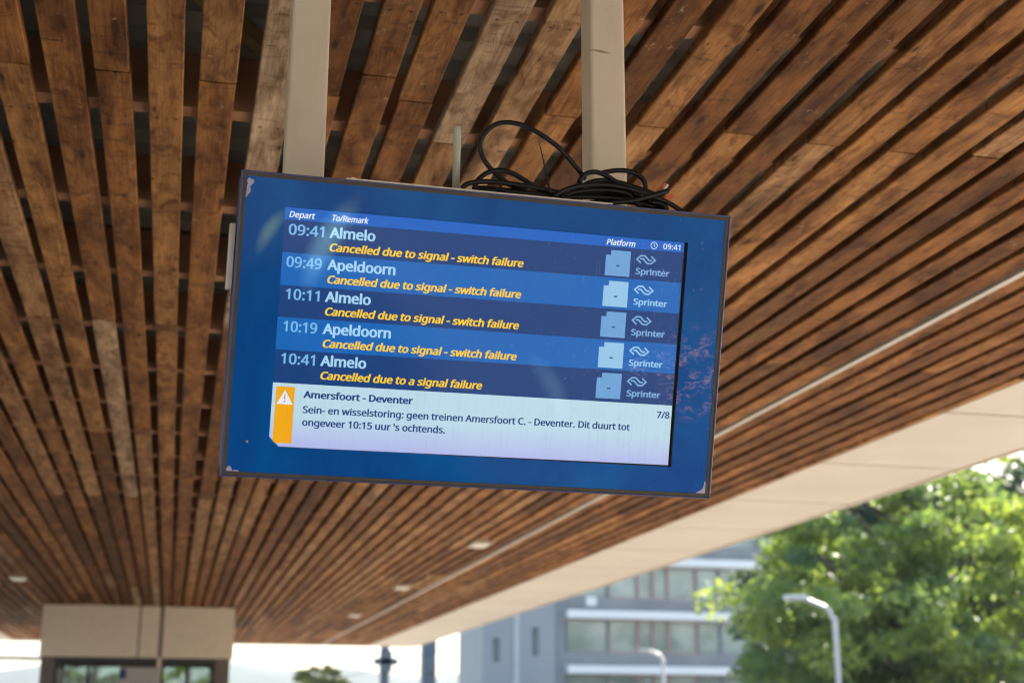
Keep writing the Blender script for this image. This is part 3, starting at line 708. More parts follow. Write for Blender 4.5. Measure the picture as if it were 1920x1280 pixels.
# ---- the display
LCDN = -.010
screen_mb = MB(); screen_mb.box(SU0 - .006, SU1 + .006, SV0 - .006, SV1 + .006, -.020, LCDN - .002)
screen = screen_mb.build('screen', plain('screen_black', (.006, .006, .006), .3), board)
GLY = {" ":[175,[]],"'":[151,[[[57,306],[44,480],[107,480],[94,306]]]],"-":[216,[[[27,154],[27,206],[189,206],[189,154]]]],".":[180,[[[89,-9],[81,-9],[74,-7],[67,-3],[60,1],[55,8],[51,15],[49,25],[48,36],[49,48],[51,57],[55,65],[60,71],[67,76],[74,79],[81,81],[89,81],[98,81],[106,79],[113,76],[119,71],[125,65],[129,57],[131,48],[132,36],[131,25],[129,15],[125,8],[119,1],[113,-3],[106,-7],[98,-9]]]],"/":[250,[[[7,0],[185,480],[243,480],[64,0]]]],"0":[384,[[[191,-7],[153,-3],[121,10],[93,30],[72,59],[55,95],[43,137],[35,186],[33,240],[34,278],[37,313],[42,344],[49,373],[58,399],[69,422],[83,441],[99,458],[118,470],[140,480],[164,485],[191,487],[229,483],[262,471],[289,450],[312,422],[329,386],[341,344],[349,296],[351,240],[350,203],[347,169],[342,137],[335,108],[326,82],[314,59],[300,39],[284,23],[265,10],[243,1],[219,-5]],[[191,44],[216,47],[237,56],[255,71],[268,92],[278,120],[286,154],[290,194],[291,240],[290,286],[286,326],[278,360],[268,388],[255,409],[237,424],[216,433],[191,437],[166,433],[145,424],[128,409],[115,388],[105,360],[98,326],[93,286],[92,240],[93,194],[98,154],[105,120],[115,93],[128,71],[145,56],[166,47]]]],"1":[384,[[[181,0],[181,335],[181,381],[183,418],[164,400],[142,381],[91,339],[60,379],[189,480],[238,480],[238,0]]]],"4":[384,[[[244,0],[244,109],[14,109],[14,159],[240,482],[301,482],[301,162],[371,162],[371,109],[301,109],[301,0]],[[72,162],[244,162],[244,313],[245,372],[247,419],[244,419],[231,392],[216,367]]]],"5":[384,[[[167,-7],[148,-6],[131,-5],[114,-3],[97,0],[81,4],[67,8],[54,13],[42,19],[42,75],[55,68],[69,62],[84,57],[101,52],[118,48],[135,46],[151,44],[167,44],[192,45],[215,50],[235,58],[253,69],[267,83],[277,101],[283,122],[285,147],[284,169],[278,189],[269,205],[257,219],[240,230],[219,238],[194,243],[165,244],[122,241],[83,234],[54,253],[72,480],[312,480],[312,426],[122,426],[111,287],[142,291],[185,294],[220,292],[251,285],[279,273],[302,257],[321,237],[335,213],[343,185],[346,153],[343,118],[334,87],[319,59],[299,36],[273,17],[242,4],[207,-4]]]],"7":[384,[[[91,0],[288,426],[30,426],[30,480],[351,480],[351,434],[156,0]]]],"8":[384,[[[193,-7],[157,-5],[125,2],[98,12],[75,27],[56,46],[43,68],[36,93],[33,122],[34,138],[36,153],[41,167],[47,179],[54,191],[63,202],[72,212],[83,221],[95,229],[107,237],[119,244],[132,251],[115,261],[100,273],[86,285],[73,299],[62,314],[54,332],[50,351],[48,372],[50,390],[53,406],[59,421],[67,434],[77,446],[89,456],[103,465],[118,473],[135,479],[153,483],[171,485],[191,486],[222,484],[249,479],[273,470],[295,457],[312,440],[325,421],[333,398],[335,371],[334,357],[332,344],[328,332],[323,321],[316,311],[308,301],[299,292],[289,283],[279,275],[268,268],[256,260],[244,254],[258,247],[272,239],[285,231],[298,222],[309,213],[319,203],[328,192],[336,181],[342,168],[347,155],[350,140],[351,124],[348,96],[340,70],[327,48],[308,29],[285,13],[258,2],[228,-5]],[[194,277],[211,284],[226,293],[240,302],[253,312],[263,324],[271,337],[275,352],[277,369],[275,385],[271,399],[263,411],[253,421],[240,429],[226,434],[209,437],[191,439],[173,437],[157,434],[143,429],[130,421],[120,411],[112,399],[108,385],[106,369],[107,357],[109,347],[113,337],[118,328],[124,320],[132,312],[140,305],[150,299]],[[192,40],[215,42],[235,46],[253,53],[267,63],[278,76],[286,90],[291,106],[293,124],[291,140],[286,156],[277,169],[265,182],[250,193],[233,203],[214,213],[192,222],[181,226],[160,217],[142,206],[127,195],[114,183],[104,170],[96,155],[92,139],[91,122],[92,105],[97,90],[105,76],[116,63],[130,53],[147,46],[168,42]]]],"9":[384,[[[129,-7],[98,-5],[69,0],[69,50],[82,47],[96,44],[112,42],[128,42],[150,43],[171,46],[189,50],[205,57],[220,66],[233,75],[244,86],[254,99],[262,113],[269,128],[275,144],[280,161],[284,179],[286,197],[288,216],[289,235],[285,235],[277,224],[267,214],[256,204],[243,196],[228,189],[211,183],[192,180],[171,179],[142,182],[115,189],[92,201],[72,217],[55,238],[43,263],[36,292],[34,324],[35,349],[38,371],[44,392],[53,411],[63,428],[76,443],[90,456],[106,467],[124,475],[143,481],[164,485],[187,486],[209,485],[230,480],[250,473],[269,463],[287,450],[302,434],[316,415],[328,393],[337,368],[344,340],[348,309],[349,275],[349,249],[347,223],[344,198],[340,173],[335,149],[327,125],[318,103],[307,82],[294,63],[279,46],[261,31],[240,17],[217,7],[191,-1],[161,-5]],[[184,226],[200,226],[214,229],[227,233],[240,239],[251,246],[261,254],[269,262],[276,272],[282,282],[286,292],[289,303],[289,314],[289,328],[287,342],[283,357],[278,371],[272,384],[264,397],[254,408],[244,418],[232,426],[218,432],[203,435],[187,437],[167,435],[149,430],[133,421],[119,409],[107,393],[99,374],[94,351],[92,325],[93,303],[98,284],[105,267],[115,252],[127,241],[143,232],[162,227]]]],":":[180,[[[89,278],[81,279],[74,281],[67,284],[60,289],[55,295],[51,303],[49,312],[48,324],[49,336],[51,345],[55,353],[60,359],[67,364],[74,367],[81,369],[89,369],[98,369],[106,367],[113,364],[119,359],[125,353],[129,345],[131,336],[132,324],[131,312],[129,303],[125,295],[119,289],[113,284],[106,281],[98,279]],[[89,-9],[81,-9],[74,-7],[67,-3],[60,1],[55,8],[51,15],[49,25],[48,36],[49,48],[51,57],[55,65],[60,71],[67,76],[74,79],[81,81],[89,81],[98,81],[106,79],[113,76],[119,71],[125,65],[129,57],[131,48],[132,36],[131,25],[129,15],[125,8],[119,1],[113,-3],[106,-7],[98,-9]]]],"A":[429,[[[0,0],[187,482],[242,482],[428,0],[366,0],[308,148],[118,148],[61,0]],[[138,202],[290,202],[236,347],[230,367],[221,396],[214,419],[203,378],[193,347]]]],"C":[424,[[[261,-7],[226,-5],[194,1],[165,10],[139,24],[116,40],[96,60],[79,83],[65,109],[55,139],[47,170],[42,204],[41,240],[43,276],[48,309],[56,340],[67,368],[82,395],[100,418],[121,438],[146,455],[173,469],[203,478],[236,484],[271,486],[308,484],[342,479],[374,470],[404,458],[379,407],[368,412],[356,417],[343,421],[330,425],[316,429],[302,431],[286,433],[271,433],[234,430],[202,420],[173,404],[149,381],[130,353],[116,320],[108,282],[105,240],[107,197],[115,160],[128,127],[146,98],[169,76],[198,59],[231,50],[270,46],[286,47],[301,48],[315,49],[330,52],[344,55],[358,58],[371,61],[385,65],[385,13],[371,8],[358,4],[344,1],[329,-2],[314,-4],[298,-6],[280,-6]]]],"D":[490,[[[65,0],[65,480],[213,480],[248,478],[281,473],[311,464],[338,453],[363,438],[385,419],[404,398],[420,374],[433,346],[442,315],[447,282],[449,244],[445,187],[433,138],[412,96],[383,61],[347,35],[304,15],[255,4],[199,0]],[[126,52],[191,52],[276,64],[337,99],[373,159],[385,242],[383,287],[374,326],[359,358],[338,383],[312,403],[281,417],[245,425],[204,428],[126,428]]]],"P":[406,[[[65,0],[65,480],[192,480],[236,477],[273,470],[304,459],[329,443],[348,422],[361,398],[369,370],[372,338],[371,319],[368,300],[362,282],[354,264],[344,248],[330,233],[314,220],[294,208],[272,199],[245,192],[215,188],[181,187],[126,187],[126,0]],[[126,238],[174,238],[206,240],[234,244],[257,251],[276,261],[291,274],[301,290],[308,311],[310,336],[308,357],[302,376],[293,392],[280,405],[263,415],[242,422],[216,426],[187,428],[126,428]]]],"R":[418,[[[65,0],[65,480],[197,480],[239,477],[275,471],[305,460],[329,446],[348,426],[361,403],[369,375],[372,343],[371,325],[369,308],[364,293],[358,279],[350,267],[342,256],[332,247],[322,239],[311,232],[300,225],[288,220],[276,215],[408,0],[337,0],[221,198],[126,198],[126,0]],[[126,249],[197,249],[225,251],[248,255],[267,262],[283,272],[294,285],[303,301],[308,319],[310,340],[308,362],[303,381],[294,396],[281,407],[265,416],[245,422],[222,426],[194,427],[126,427]]]],"S":[369,[[[166,-7],[146,-6],[127,-5],[109,-3],[91,-1],[75,3],[60,7],[46,11],[34,16],[34,74],[47,69],[61,64],[77,59],[94,54],[112,51],[131,48],[150,46],[169,46],[194,47],[216,51],[234,57],[249,66],[261,78],[270,91],[275,106],[277,123],[276,134],[274,145],[271,154],[267,163],[261,170],[253,178],[243,185],[232,192],[219,199],[203,207],[184,214],[164,222],[135,233],[110,246],[89,261],[72,276],[58,294],[48,314],[42,338],[40,364],[42,382],[45,400],[51,415],[60,429],[70,442],[83,454],[97,463],[114,471],[132,478],[151,483],[172,485],[193,486],[213,486],[231,484],[249,482],[266,479],[282,475],[297,470],[312,465],[326,459],[307,408],[294,413],[281,418],[267,422],[253,426],[238,429],[223,431],[208,433],[192,433],[171,432],[153,428],[137,422],[124,414],[114,404],[107,392],[103,378],[101,363],[102,352],[104,341],[107,332],[111,323],[117,315],[125,308],[134,301],[144,294],[157,288],[171,281],[188,274],[206,267],[227,259],[245,251],[262,242],[278,233],[291,224],[303,214],[314,203],[322,191],[329,178],[333,163],[336,146],[337,128],[334,98],[326,72],[311,48],[291,29],[266,13],[236,2],[203,-4]]]],"T":[373,[[[156,0],[156,426],[7,426],[7,480],[366,480],[366,426],[217,426],[217,0]]]],"a":[377,[[[144,-7],[121,-5],[100,0],[80,8],[63,19],[49,34],[39,52],[33,74],[31,100],[34,125],[41,148],[55,167],[73,183],[97,196],[127,206],[162,212],[203,215],[265,217],[265,238],[263,259],[260,277],[254,290],[245,301],[234,309],[222,314],[207,317],[190,318],[176,318],[163,316],[149,314],[136,310],[124,306],[112,301],[100,296],[89,291],[71,335],[83,341],[96,347],[111,352],[126,357],[143,361],[159,364],[176,365],[193,366],[224,364],[251,359],[273,350],[291,337],[305,321],[314,300],[320,275],[322,245],[322,0],[279,0],[268,51],[265,51],[253,37],[241,25],[229,15],[216,7],[202,1],[185,-3],[166,-6]],[[158,41],[180,43],[200,47],[218,55],[234,66],[247,80],[256,98],[262,119],[264,144],[264,176],[211,174],[180,172],[154,167],[133,161],[118,152],[107,142],[98,130],[94,116],[92,99],[93,85],[97,73],[102,63],[110,55],[120,49],[132,44],[144,42]]]],"c":[322,[[[201,-7],[178,-5],[156,-2],[136,4],[117,13],[99,24],[83,38],[70,54],[58,73],[49,95],[42,120],[38,147],[37,178],[38,210],[42,238],[49,264],[59,286],[71,306],[85,322],[101,336],[119,347],[139,356],[160,362],[182,365],[206,367],[219,366],[233,365],[246,363],[259,361],[271,358],[282,355],[292,351],[300,347],[282,298],[244,310],[234,312],[224,314],[214,315],[204,315],[158,306],[125,281],[105,238],[98,179],[100,148],[105,121],[113,98],[124,79],[138,64],[156,53],[177,46],[201,44],[215,45],[229,46],[241,48],[253,50],[264,54],[274,57],[285,61],[294,65],[294,13],[285,8],[275,4],[265,1],[254,-2],[243,-4],[230,-5],[216,-6]]]],"d":[413,[[[185,-7],[153,-4],[124,5],[99,20],[77,40],[60,66],[47,98],[39,136],[37,179],[39,223],[47,261],[60,293],[78,319],[100,340],[125,355],[153,364],[185,367],[205,366],[223,363],[239,358],[254,351],[266,343],[278,334],[288,324],[297,314],[301,314],[299,339],[297,367],[297,510],[356,510],[356,0],[308,0],[300,48],[297,48],[288,37],[278,27],[267,18],[254,9],[239,2],[223,-3],[205,-6]],[[194,42],[221,44],[243,50],[261,60],[274,74],[284,91],[292,113],[296,138],[298,168],[298,179],[296,210],[292,238],[285,262],[275,282],[262,297],[244,309],[221,315],[193,318],[171,315],[152,308],[135,296],[122,280],[111,259],[104,235],[100,208],[98,178],[100,148],[104,121],[111,98],[122,78],[135,62],[152,51],[171,45]]]],"e":[379,[[[210,-7],[185,-5],[162,-2],[140,5],[120,14],[101,26],[85,40],[71,57],[59,76],[49,98],[42,122],[38,149],[37,177],[38,206],[42,232],[48,257],[57,279],[68,299],[81,316],[96,331],[112,344],[131,354],[151,361],[173,365],[196,367],[218,365],[239,362],[258,355],[276,347],[291,335],[305,322],[317,307],[327,290],[335,271],[340,250],[343,228],[345,204],[345,169],[98,169],[101,140],[107,115],[116,93],[129,76],[146,62],[165,52],[188,46],[213,44],[230,44],[245,45],[260,47],[274,50],[287,54],[301,58],[314,63],[328,69],[328,17],[315,11],[301,6],[287,2],[274,-1],[260,-4],[245,-5],[228,-6]],[[99,216],[283,216],[281,237],[277,257],[271,274],[262,290],[250,302],[234,311],[216,317],[195,318],[175,317],[158,312],[142,303],[129,291],[118,276],[109,259],[103,238]]]],"f":[231,[[[73,0],[73,314],[10,314],[10,342],[73,362],[73,383],[75,415],[81,443],[91,465],[104,483],[121,497],[141,506],[164,512],[190,514],[201,514],[211,513],[220,512],[229,510],[260,502],[244,455],[220,462],[191,465],[177,464],[165,460],[155,454],[147,446],[140,434],[136,420],[133,403],[132,383],[132,360],[223,360],[223,314],[132,314],[132,0]]]],"g":[413,[[[195,-161],[157,-160],[123,-155],[92,-148],[65,-138],[65,-84],[93,-96],[125,-105],[160,-110],[198,-112],[220,-110],[240,-105],[256,-97],[271,-85],[283,-70],[291,-53],[296,-33],[298,-11],[298,3],[298,27],[300,48],[297,48],[276,24],[251,7],[221,-3],[185,-7],[152,-4],[123,6],[98,21],[76,42],[59,69],[47,101],[39,138],[37,179],[39,220],[47,256],[59,288],[76,316],[98,338],[123,354],[152,364],[185,367],[202,366],[219,363],[234,359],[249,353],[263,346],[275,336],[287,325],[298,312],[301,312],[309,360],[356,360],[356,-6],[353,-42],[346,-74],[334,-100],[317,-122],[294,-139],[267,-151],[233,-159]],[[194,42],[219,43],[241,49],[259,58],[273,71],[284,88],[292,109],[297,135],[298,165],[298,179],[297,214],[292,243],[284,267],[273,285],[258,299],[240,309],[218,315],[193,317],[172,315],[153,308],[137,297],[123,281],[112,261],[104,237],[100,210],[98,179],[100,147],[104,120],[112,96],[123,77],[136,61],[153,50],[172,44]]]],"h":[415,[[[57,0],[57,510],[116,510],[116,361],[116,347],[115,335],[114,322],[113,310],[117,310],[126,323],[137,334],[150,344],[164,352],[179,358],[195,362],[212,365],[229,366],[260,364],[287,358],[309,348],[328,335],[342,317],[352,294],[359,267],[361,234],[361,0],[302,0],[302,230],[297,268],[282,295],[257,312],[222,317],[194,315],[171,309],[152,298],[139,283],[129,264],[122,242],[118,216],[116,186],[116,0]]]],"i":[173,[[[87,420],[80,420],[74,422],[68,425],[62,429],[58,434],[55,441],[53,449],[52,457],[53,466],[55,474],[58,481],[62,486],[68,490],[74,493],[80,494],[87,495],[94,494],[100,493],[106,490],[111,486],[116,481],[119,474],[121,466],[122,457],[121,449],[119,441],[116,434],[111,429],[106,425],[100,422],[94,420]],[[57,0],[57,360],[116,360],[116,0]]]],"k":[359,[[[57,0],[57,510],[116,510],[116,244],[115,216],[113,185],[116,185],[128,201],[144,221],[158,238],[273,360],[343,360],[197,206],[353,0],[281,0],[156,168],[116,132],[116,0]]]],"l":[173,[[[57,0],[57,510],[116,510],[116,0]]]],"m":[628,[[[57,0],[57,360],[105,360],[113,311],[117,311],[126,324],[137,336],[149,345],[162,353],[177,359],[192,363],[207,366],[223,367],[262,363],[293,352],[317,333],[333,306],[336,306],[346,321],[358,333],[371,344],[386,352],[402,358],[418,363],[435,366],[452,367],[481,365],[505,359],[526,349],[543,335],[557,317],[566,295],[572,267],[574,234],[574,0],[515,0],[515,232],[511,269],[497,296],[474,312],[442,317],[418,315],[397,309],[380,300],[367,287],[357,270],[350,250],[346,226],[345,199],[345,0],[286,0],[286,232],[281,269],[268,296],[245,312],[212,317],[187,315],[166,309],[150,298],[137,283],[128,265],[121,242],[117,216],[116,187],[116,0]]]],"n":[415,[[[57,0],[57,360],[105,360],[113,311],[117,311],[126,324],[138,336],[151,345],[165,353],[181,359],[197,363],[213,366],[230,367],[261,365],[287,359],[309,349],[328,335],[342,317],[352,295],[359,267],[361,234],[361,0],[302,0],[302,230],[297,268],[282,295],[257,312],[222,317],[194,315],[171,309],[153,298],[139,283],[129,265],[122,242],[118,216],[116,187],[116,0]]]],"o":[406,[[[202,-7],[179,-5],[157,-1],[136,6],[117,15],[100,27],[84,42],[70,59],[58,79],[49,101],[42,125],[38,152],[37,181],[40,223],[48,260],[62,292],[82,318],[106,339],[135,355],[168,364],[204,367],[228,365],[250,361],[271,354],[290,345],[308,333],[324,318],[337,301],[349,282],[358,260],[365,236],[369,209],[370,181],[367,139],[359,101],[345,69],[325,42],[300,21],[271,6],[239,-4]],[[203,42],[229,45],[251,52],[269,63],[283,80],[295,100],[303,123],[307,150],[309,181],[307,211],[303,238],[295,261],[283,281],[269,297],[251,308],[229,315],[203,317],[177,315],[155,308],[137,297],[123,281],[112,261],[104,238],[100,211],[98,181],[100,150],[104,123],[112,100],[123,80],[138,63],[156,52],[178,45]]]],"p":[413,[[[57,-161],[57,360],[105,360],[113,311],[116,311],[125,322],[135,333],[146,342],[158,351],[173,358],[189,363],[208,366],[228,367],[260,364],[288,355],[314,341],[335,320],[353,294],[366,262],[374,224],[376,181],[374,137],[366,100],[353,68],[335,41],[313,20],[288,5],[260,-4],[228,-7],[208,-6],[190,-3],[173,2],[159,9],[146,17],[135,26],[125,36],[116,46],[112,46],[115,17],[116,-13],[116,-161]],[[219,42],[235,43],[249,47],[262,53],[273,60],[283,70],[291,82],[299,95],[305,110],[309,126],[312,143],[314,162],[315,181],[313,211],[309,237],[302,260],[291,280],[278,296],[261,308],[241,315],[218,317],[192,315],[171,309],[153,300],[140,286],[130,269],[123,247],[118,222],[116,192],[116,181],[118,149],[122,122],[128,98],[138,78],[151,63],[169,51],[192,45]]]],"r":[277,[[[57,0],[57,360],[105,360],[112,294],[115,294],[124,308],[135,322],[147,334],[160,345],[174,355],[190,361],[207,365],[225,367],[247,366],[267,363],[260,308],[241,312],[221,313],[207,312],[194,309],[182,304],[169,298],[158,290],[147,280],[138,268],[131,256],[124,241],[120,226],[117,210],[116,192],[116,0]]]],"s":[322,[[[148,-7],[130,-6],[113,-5],[97,-3],[83,-1],[70,3],[57,7],[46,11],[35,16],[35,70],[46,65],[59,60],[72,55],[87,50],[102,46],[118,43],[133,42],[149,41],[170,42],[188,45],[203,49],[214,55],[223,63],[229,72],[233,83],[234,94],[234,101],[233,107],[230,113],[227,118],[223,124],[217,129],[209,134],[200,140],[190,145],[177,151],[162,157],[146,164],[129,171],[113,177],[99,184],[86,191],[74,198],[64,206],[55,214],[48,223],[42,233],[38,244],[35,257],[34,271],[37,293],[44,312],[55,328],[72,342],[92,353],[115,360],[140,365],[169,367],[185,366],[201,365],[216,363],[231,360],[245,357],[258,353],[271,348],[284,343],[264,296],[252,300],[241,304],[229,308],[216,312],[204,315],[191,317],[178,318],[165,318],[148,318],[133,315],[120,312],[110,307],[101,300],[95,293],[92,284],[91,275],[91,268],[93,261],[96,255],[99,249],[104,244],[111,239],[119,234],[129,229],[140,224],[152,219],[167,212],[183,206],[200,200],[215,193],[229,186],[242,180],[253,172],[263,165],[272,156],[279,147],[284,137],[288,126],[291,113],[291,99],[289,75],[282,53],[270,35],[253,20],[231,8],[207,0],[179,-5]]]],"t":[242,[[[167,-7],[153,-6],[140,-4],[127,-1],[115,3],[104,9],[94,16],[85,26],[77,37],[70,50],[65,66],[63,84],[62,105],[62,314],[11,314],[11,343],[62,366],[86,443],[121,443],[121,360],[225,360],[225,314],[121,314],[121,106],[122,91],[125,77],[130,66],[137,57],[145,51],[155,46],[165,43],[177,42],[205,44],[228,49],[228,4],[201,-4]]]],"u":[415,[[[184,-7],[153,-5],[127,1],[104,11],[86,25],[72,42],[61,65],[55,92],[53,124],[53,360],[113,360],[113,128],[118,91],[133,64],[158,48],[193,42],[220,44],[243,51],[262,61],[276,76],[286,95],[293,117],[297,143],[299,173],[299,360],[358,360],[358,0],[310,0],[301,48],[298,48],[289,35],[277,23],[264,14],[250,6],[234,1],[218,-3],[201,-6]]]],"v":[341,[[[136,0],[0,360],[63,360],[140,148],[151,115],[162,80],[169,52],[171,52],[179,81],[190,116],[201,148],[278,360],[341,360],[204,0]]]],"w":[528,[[[106,1],[7,361],[69,361],[118,169],[132,110],[142,61],[144,61],[151,89],[159,125],[169,158],[232,361],[297,361],[359,158],[373,108],[383,62],[385,62],[395,108],[410,169],[460,361],[520,361],[420,1],[351,1],[289,203],[274,258],[265,299],[262,299],[253,258],[250,244],[246,231],[242,217],[238,203],[173,1]]]]}
def text_mesh(txt, u0, u1, v, cap, bold=0.0, shear=0.0, slope=0.0):
    """flat mesh of a line of lettering, fitted between u0 and u1 on the base line v; cap = height of a capital"""
    polys = []; x = 0; w = bold * cap; u0 += w; u1 -= w; v += w * .4; cap -= .8 * w
    for ch in txt:
        adv, ps = GLY[ch]
        for p in ps: polys.append([(x + q[0], q[1]) for q in p])
        x += adv
    lo = min(q[0] for p in polys for q in p); hi = max(q[0] for p in polys for q in p)
    ky = cap / 486.0; kx = (u1 - u0 - shear * cap * .5) / (hi - lo)
    cu = bpy.data.curves.new('lettering', 'CURVE'); cu.dimensions = '2D'; cu.fill_mode = 'BOTH'; 
    for p in polys:
        sp = cu.splines.new('POLY'); sp.points.add(len(p) - 1); sp.use_cyclic_u = True
        for q, pt in zip(p, sp.points):
            yy = q[1] * ky; xx = u0 + (q[0] - lo) * kx + shear * yy; pt.co = (xx, v + yy + slope * (xx - u0), 0, 1)
    o = bpy.data.objects.new('lettering', cu); C.objects.link(o)
    dg = bpy.context.evaluated_depsgraph_get(); me = bpy.data.meshes.new_from_object(o.evaluated_get(dg))
    bpy.data.objects.remove(o); bpy.data.curves.remove(cu)
    if bold:                                  # heavier strokes: a mitred ribbon along every outline
        V = [tuple(q.co) for q in me.vertices]; F = [tuple(p.vertices) for p in me.polygons]
        for p in polys:
            P = [Vector((u0 + (q[0] - lo) * kx + shear * q[1] * ky, v + q[1] * ky)) for q in p]
            P = [Vector((q.x, q.y + slope * (q.x - u0))) for q in P]; m = len(P); n0 = len(V)
            for i in range(m):
                d1 = P[i] - P[i - 1]; d2 = P[(i + 1) % m] - P[i]
                if d1.length < 1e-7: d1 = d2
                if d2.length < 1e-7: d2 = d1
                d1 = d1.normalized(); d2 = d2.normalized(); t = d1 + d2; t = t.normalized() if t.length > 1e-4 else d1
                nn = Vector((-t.y, t.x)); kk = w / max(.5, nn.dot(Vector((-d1.y, d1.x))))
                off = Vector((nn.x * kk, nn.y * kk * .5)); V.append((*(P[i] + off), .00012)); V.append((*(P[i] - off), .00012))
            for i in range(m):
                a, b = n0 + 2 * i, n0 + 2 * ((i + 1) % m); F.append((a, a + 1, b + 1, b))
        bpy.data.meshes.remove(me); me = bpy.data.meshes.new('lettering'); me.from_pydata(V, [], F)
    return me
def put(mb, me, mi, n=LCDN + .0012):
    mb.mesh(me, mi, Matrix.Translation((0, 0, n))); bpy.data.meshes.remove(me)
def quad(mb, pts, mi, n): mb.face([(u, v, n) for u, v in pts], mi)

E1, E2 = LCDN, LCDN + .0006
LU0, LU1 = -.4938, .4875
C_TIME = lcd('lcd_time', (122, 184, 235)); C_CITY = lcd('lcd_city', (165, 212, 242)); C_YEL = lcd('lcd_yellow', (252, 204, 30))
C_DARK = lcd('lcd_dark_row', (4, 58, 120)); C_LIGHT = lcd('lcd_light_row', (0, 98, 180)); C_HEAD = lcd('lcd_header', (0, 94, 190)); C_WHITE = lcd('lcd_white', (226, 236, 250))
C_BOXD = lcd('lcd_box_dim', (106, 160, 212)); C_BOXL = lcd('lcd_box_bright', (146, 196, 230)); C_SPR = lcd('lcd_type', (126, 172, 216)); C_INK = lcd('lcd_ink', (20, 54, 118)); C_ORG = lcd('lcd_orange', (240, 168, 8))
C_NOTE = lcd('lcd_notice', (186, 216, 232), low=(176, 180, 234)); C_NOTE2 = lcd('lcd_notice_edge', (216, 218, 244))
IT = .20
# header bar
h = MB(); quad(h, [(LU0, .2487), (LU1, .2487 + .0038), (LU1, .2775), (LU0, .2775)], 0, E1)
put(h, text_mesh('Depart', -.4842, -.4247, .2546, .0142, .038, IT), 1); put(h, text_mesh('To/Remark', -.3868, -.2992, .2546, .0142, .038, IT), 1)
put(h, text_mesh('Platform', .2865, .3605, .2560, .0142, .038, IT), 1); put(h, text_mesh('09:41', .4330, .4775, .2571, .0137, .022), 1)
def ring(mb, cu_, cv, r1, r2, mi, n, seg=28):
    for i in range(seg):
        a, b = 2 * math.pi * i / seg, 2 * math.pi * (i + 1) / seg
        quad(mb, [(cu_ + r1 * math.cos(a), cv + r1 * math.sin(a)), (cu_ + r2 * math.cos(a), cv + r2 * math.sin(a)), (cu_ + r2 * math.cos(b), cv + r2 * math.sin(b)), (cu_ + r1 * math.cos(b), cv + r1 * math.sin(b))], mi, n)
def stroke(mb, pts, w, mi, n):
    """a flat polyline of width w with mitred corners"""
    P = [Vector(p) for p in pts]; L, R = [], []
    for i, p in enumerate(P):
        d1 = (P[i] - P[i - 1]).normalized() if i else (P[1] - P[0]).normalized()
        d2 = (P[i + 1] - P[i]).normalized() if i < len(P) - 1 else d1
        t = (d1 + d2).normalized(); nn = Vector((-t.y, t.x)); kk = w / 2 / max(.35, nn.dot(Vector((-d1.y, d1.x))))
        L.append(p + nn * kk); R.append(p - nn * kk)
    for i in range(len(P) - 1): quad(mb, [L[i], R[i], R[i + 1], L[i + 1]][::-1], mi, n)
ring(h, .4089, .2638, .0073, .0089, 1, E2 + .0006); stroke(h, [(.4089, .2695), (.4089, .2638), (.4118, .2602)], .0013, 1, E2 + .0006)
h.build('header_bar', [C_HEAD, C_WHITE], screen)
# the rail company's double arrow
def emblem(mb, u, v, mi):
    W_, H_ = .0258, .0108
    def tr(pts): return [(u + a * W_, v + b * H_) for a, b in pts]
    wd = .0037
    n = E2 + .0006
    stroke(mb, tr([(-.50, -.84), (-.92, 0), (-.52, .84), (-.12, .84), (.30, -.13), (.60, -.13)]), wd, mi, n)
    stroke(mb, tr([(.50, .84), (.92, 0), (.52, -.84), (.12, -.84), (-.30, .13), (-.60, .13)]), wd, mi, n + .0002)
rows = [('09:41', 'Almelo', 'Cancelled due to signal - switch failure'), ('09:49', 'Apeldoorn', 'Cancelled due to signal - switch failure'), ('10:11', 'Almelo', 'Cancelled due to signal - switch failure'),
        ('10:19', 'Apeldoorn', 'Cancelled due to signal - switch failure'), ('10:41', 'Almelo', 'Cancelled due to a signal failure')]
edges = [(.2487, .2525), (.1728, .1775), (.0963, .1010), (.0222, .0248), (-.0538, -.0488), (-.1305, -.1271)]
for i, (tm, city, rem) in enumerate(rows):
    q = MB(); a, b = edges[i], edges[i + 1]; dv = -.0750 * i
    quad(q, [(LU0, b[0] + .0002), (LU1, b[1] + .0002), (LU1, a[1]), (LU0, a[0])], 0, E1)
    put(q, text_mesh(tm, -.4830 if tm[0] == '0' else -.4796, -.4010, .2144 + dv, .0248, .036), 1)
    put(q, text_mesh(city, -.3878, -.2803 if city == 'Almelo' else -.2270, .2148 + dv, .0246, .056), 2)
    put(q, text_mesh(rem, -.3872, .0823 if i < 4 else .0026, .1834 + dv, .0186, .058, IT), 3)
    by = -.0752 * i
    quad(q, [(.2876, .1812 + by), (.3508, .1815 + by), (.3508, .2438 + by), (.3002, .2436 + by), (.3002, .2317 + by), (.2876, .2317 + by)], 4, E2)
    quad(q, [(.3156, .2046 + by), (.3242, .2046 + by), (.3242, .2078 + by), (.3156, .2078 + by)], 5, E2 + .0006)
    emblem(q, .3909, .2272 + by, 6)
    put(q, text_mesh('Sprinter', .3662, .4542, .1901 + by, .0153, .058), 6)
    dim = i % 2 == 0
    o = q.build('departure_row', [C_DARK if dim else C_LIGHT, C_TIME, C_CITY, C_YEL, C_BOXD if dim else C_BOXL, C_INK, C_SPR if dim else lcd('lcd_type_bright', (150, 200, 236))], screen)
    o['label'] = '%s %s row, %s, remark in yellow' % (tm, city, 'dark blue' if dim else 'lighter blue')
q = MB()
quad(q, [(-.4705, -.2790), (LU1 + .0008, -.2752), (LU1, -.1271), (LU0, -.1305), (LU0, -.2570)], 0, E1)
quad(q, [(-.4860, -.2704), (-.4420, -.2704), (-.4424, -.1386), (-.4856, -.1386)], 1, E2)
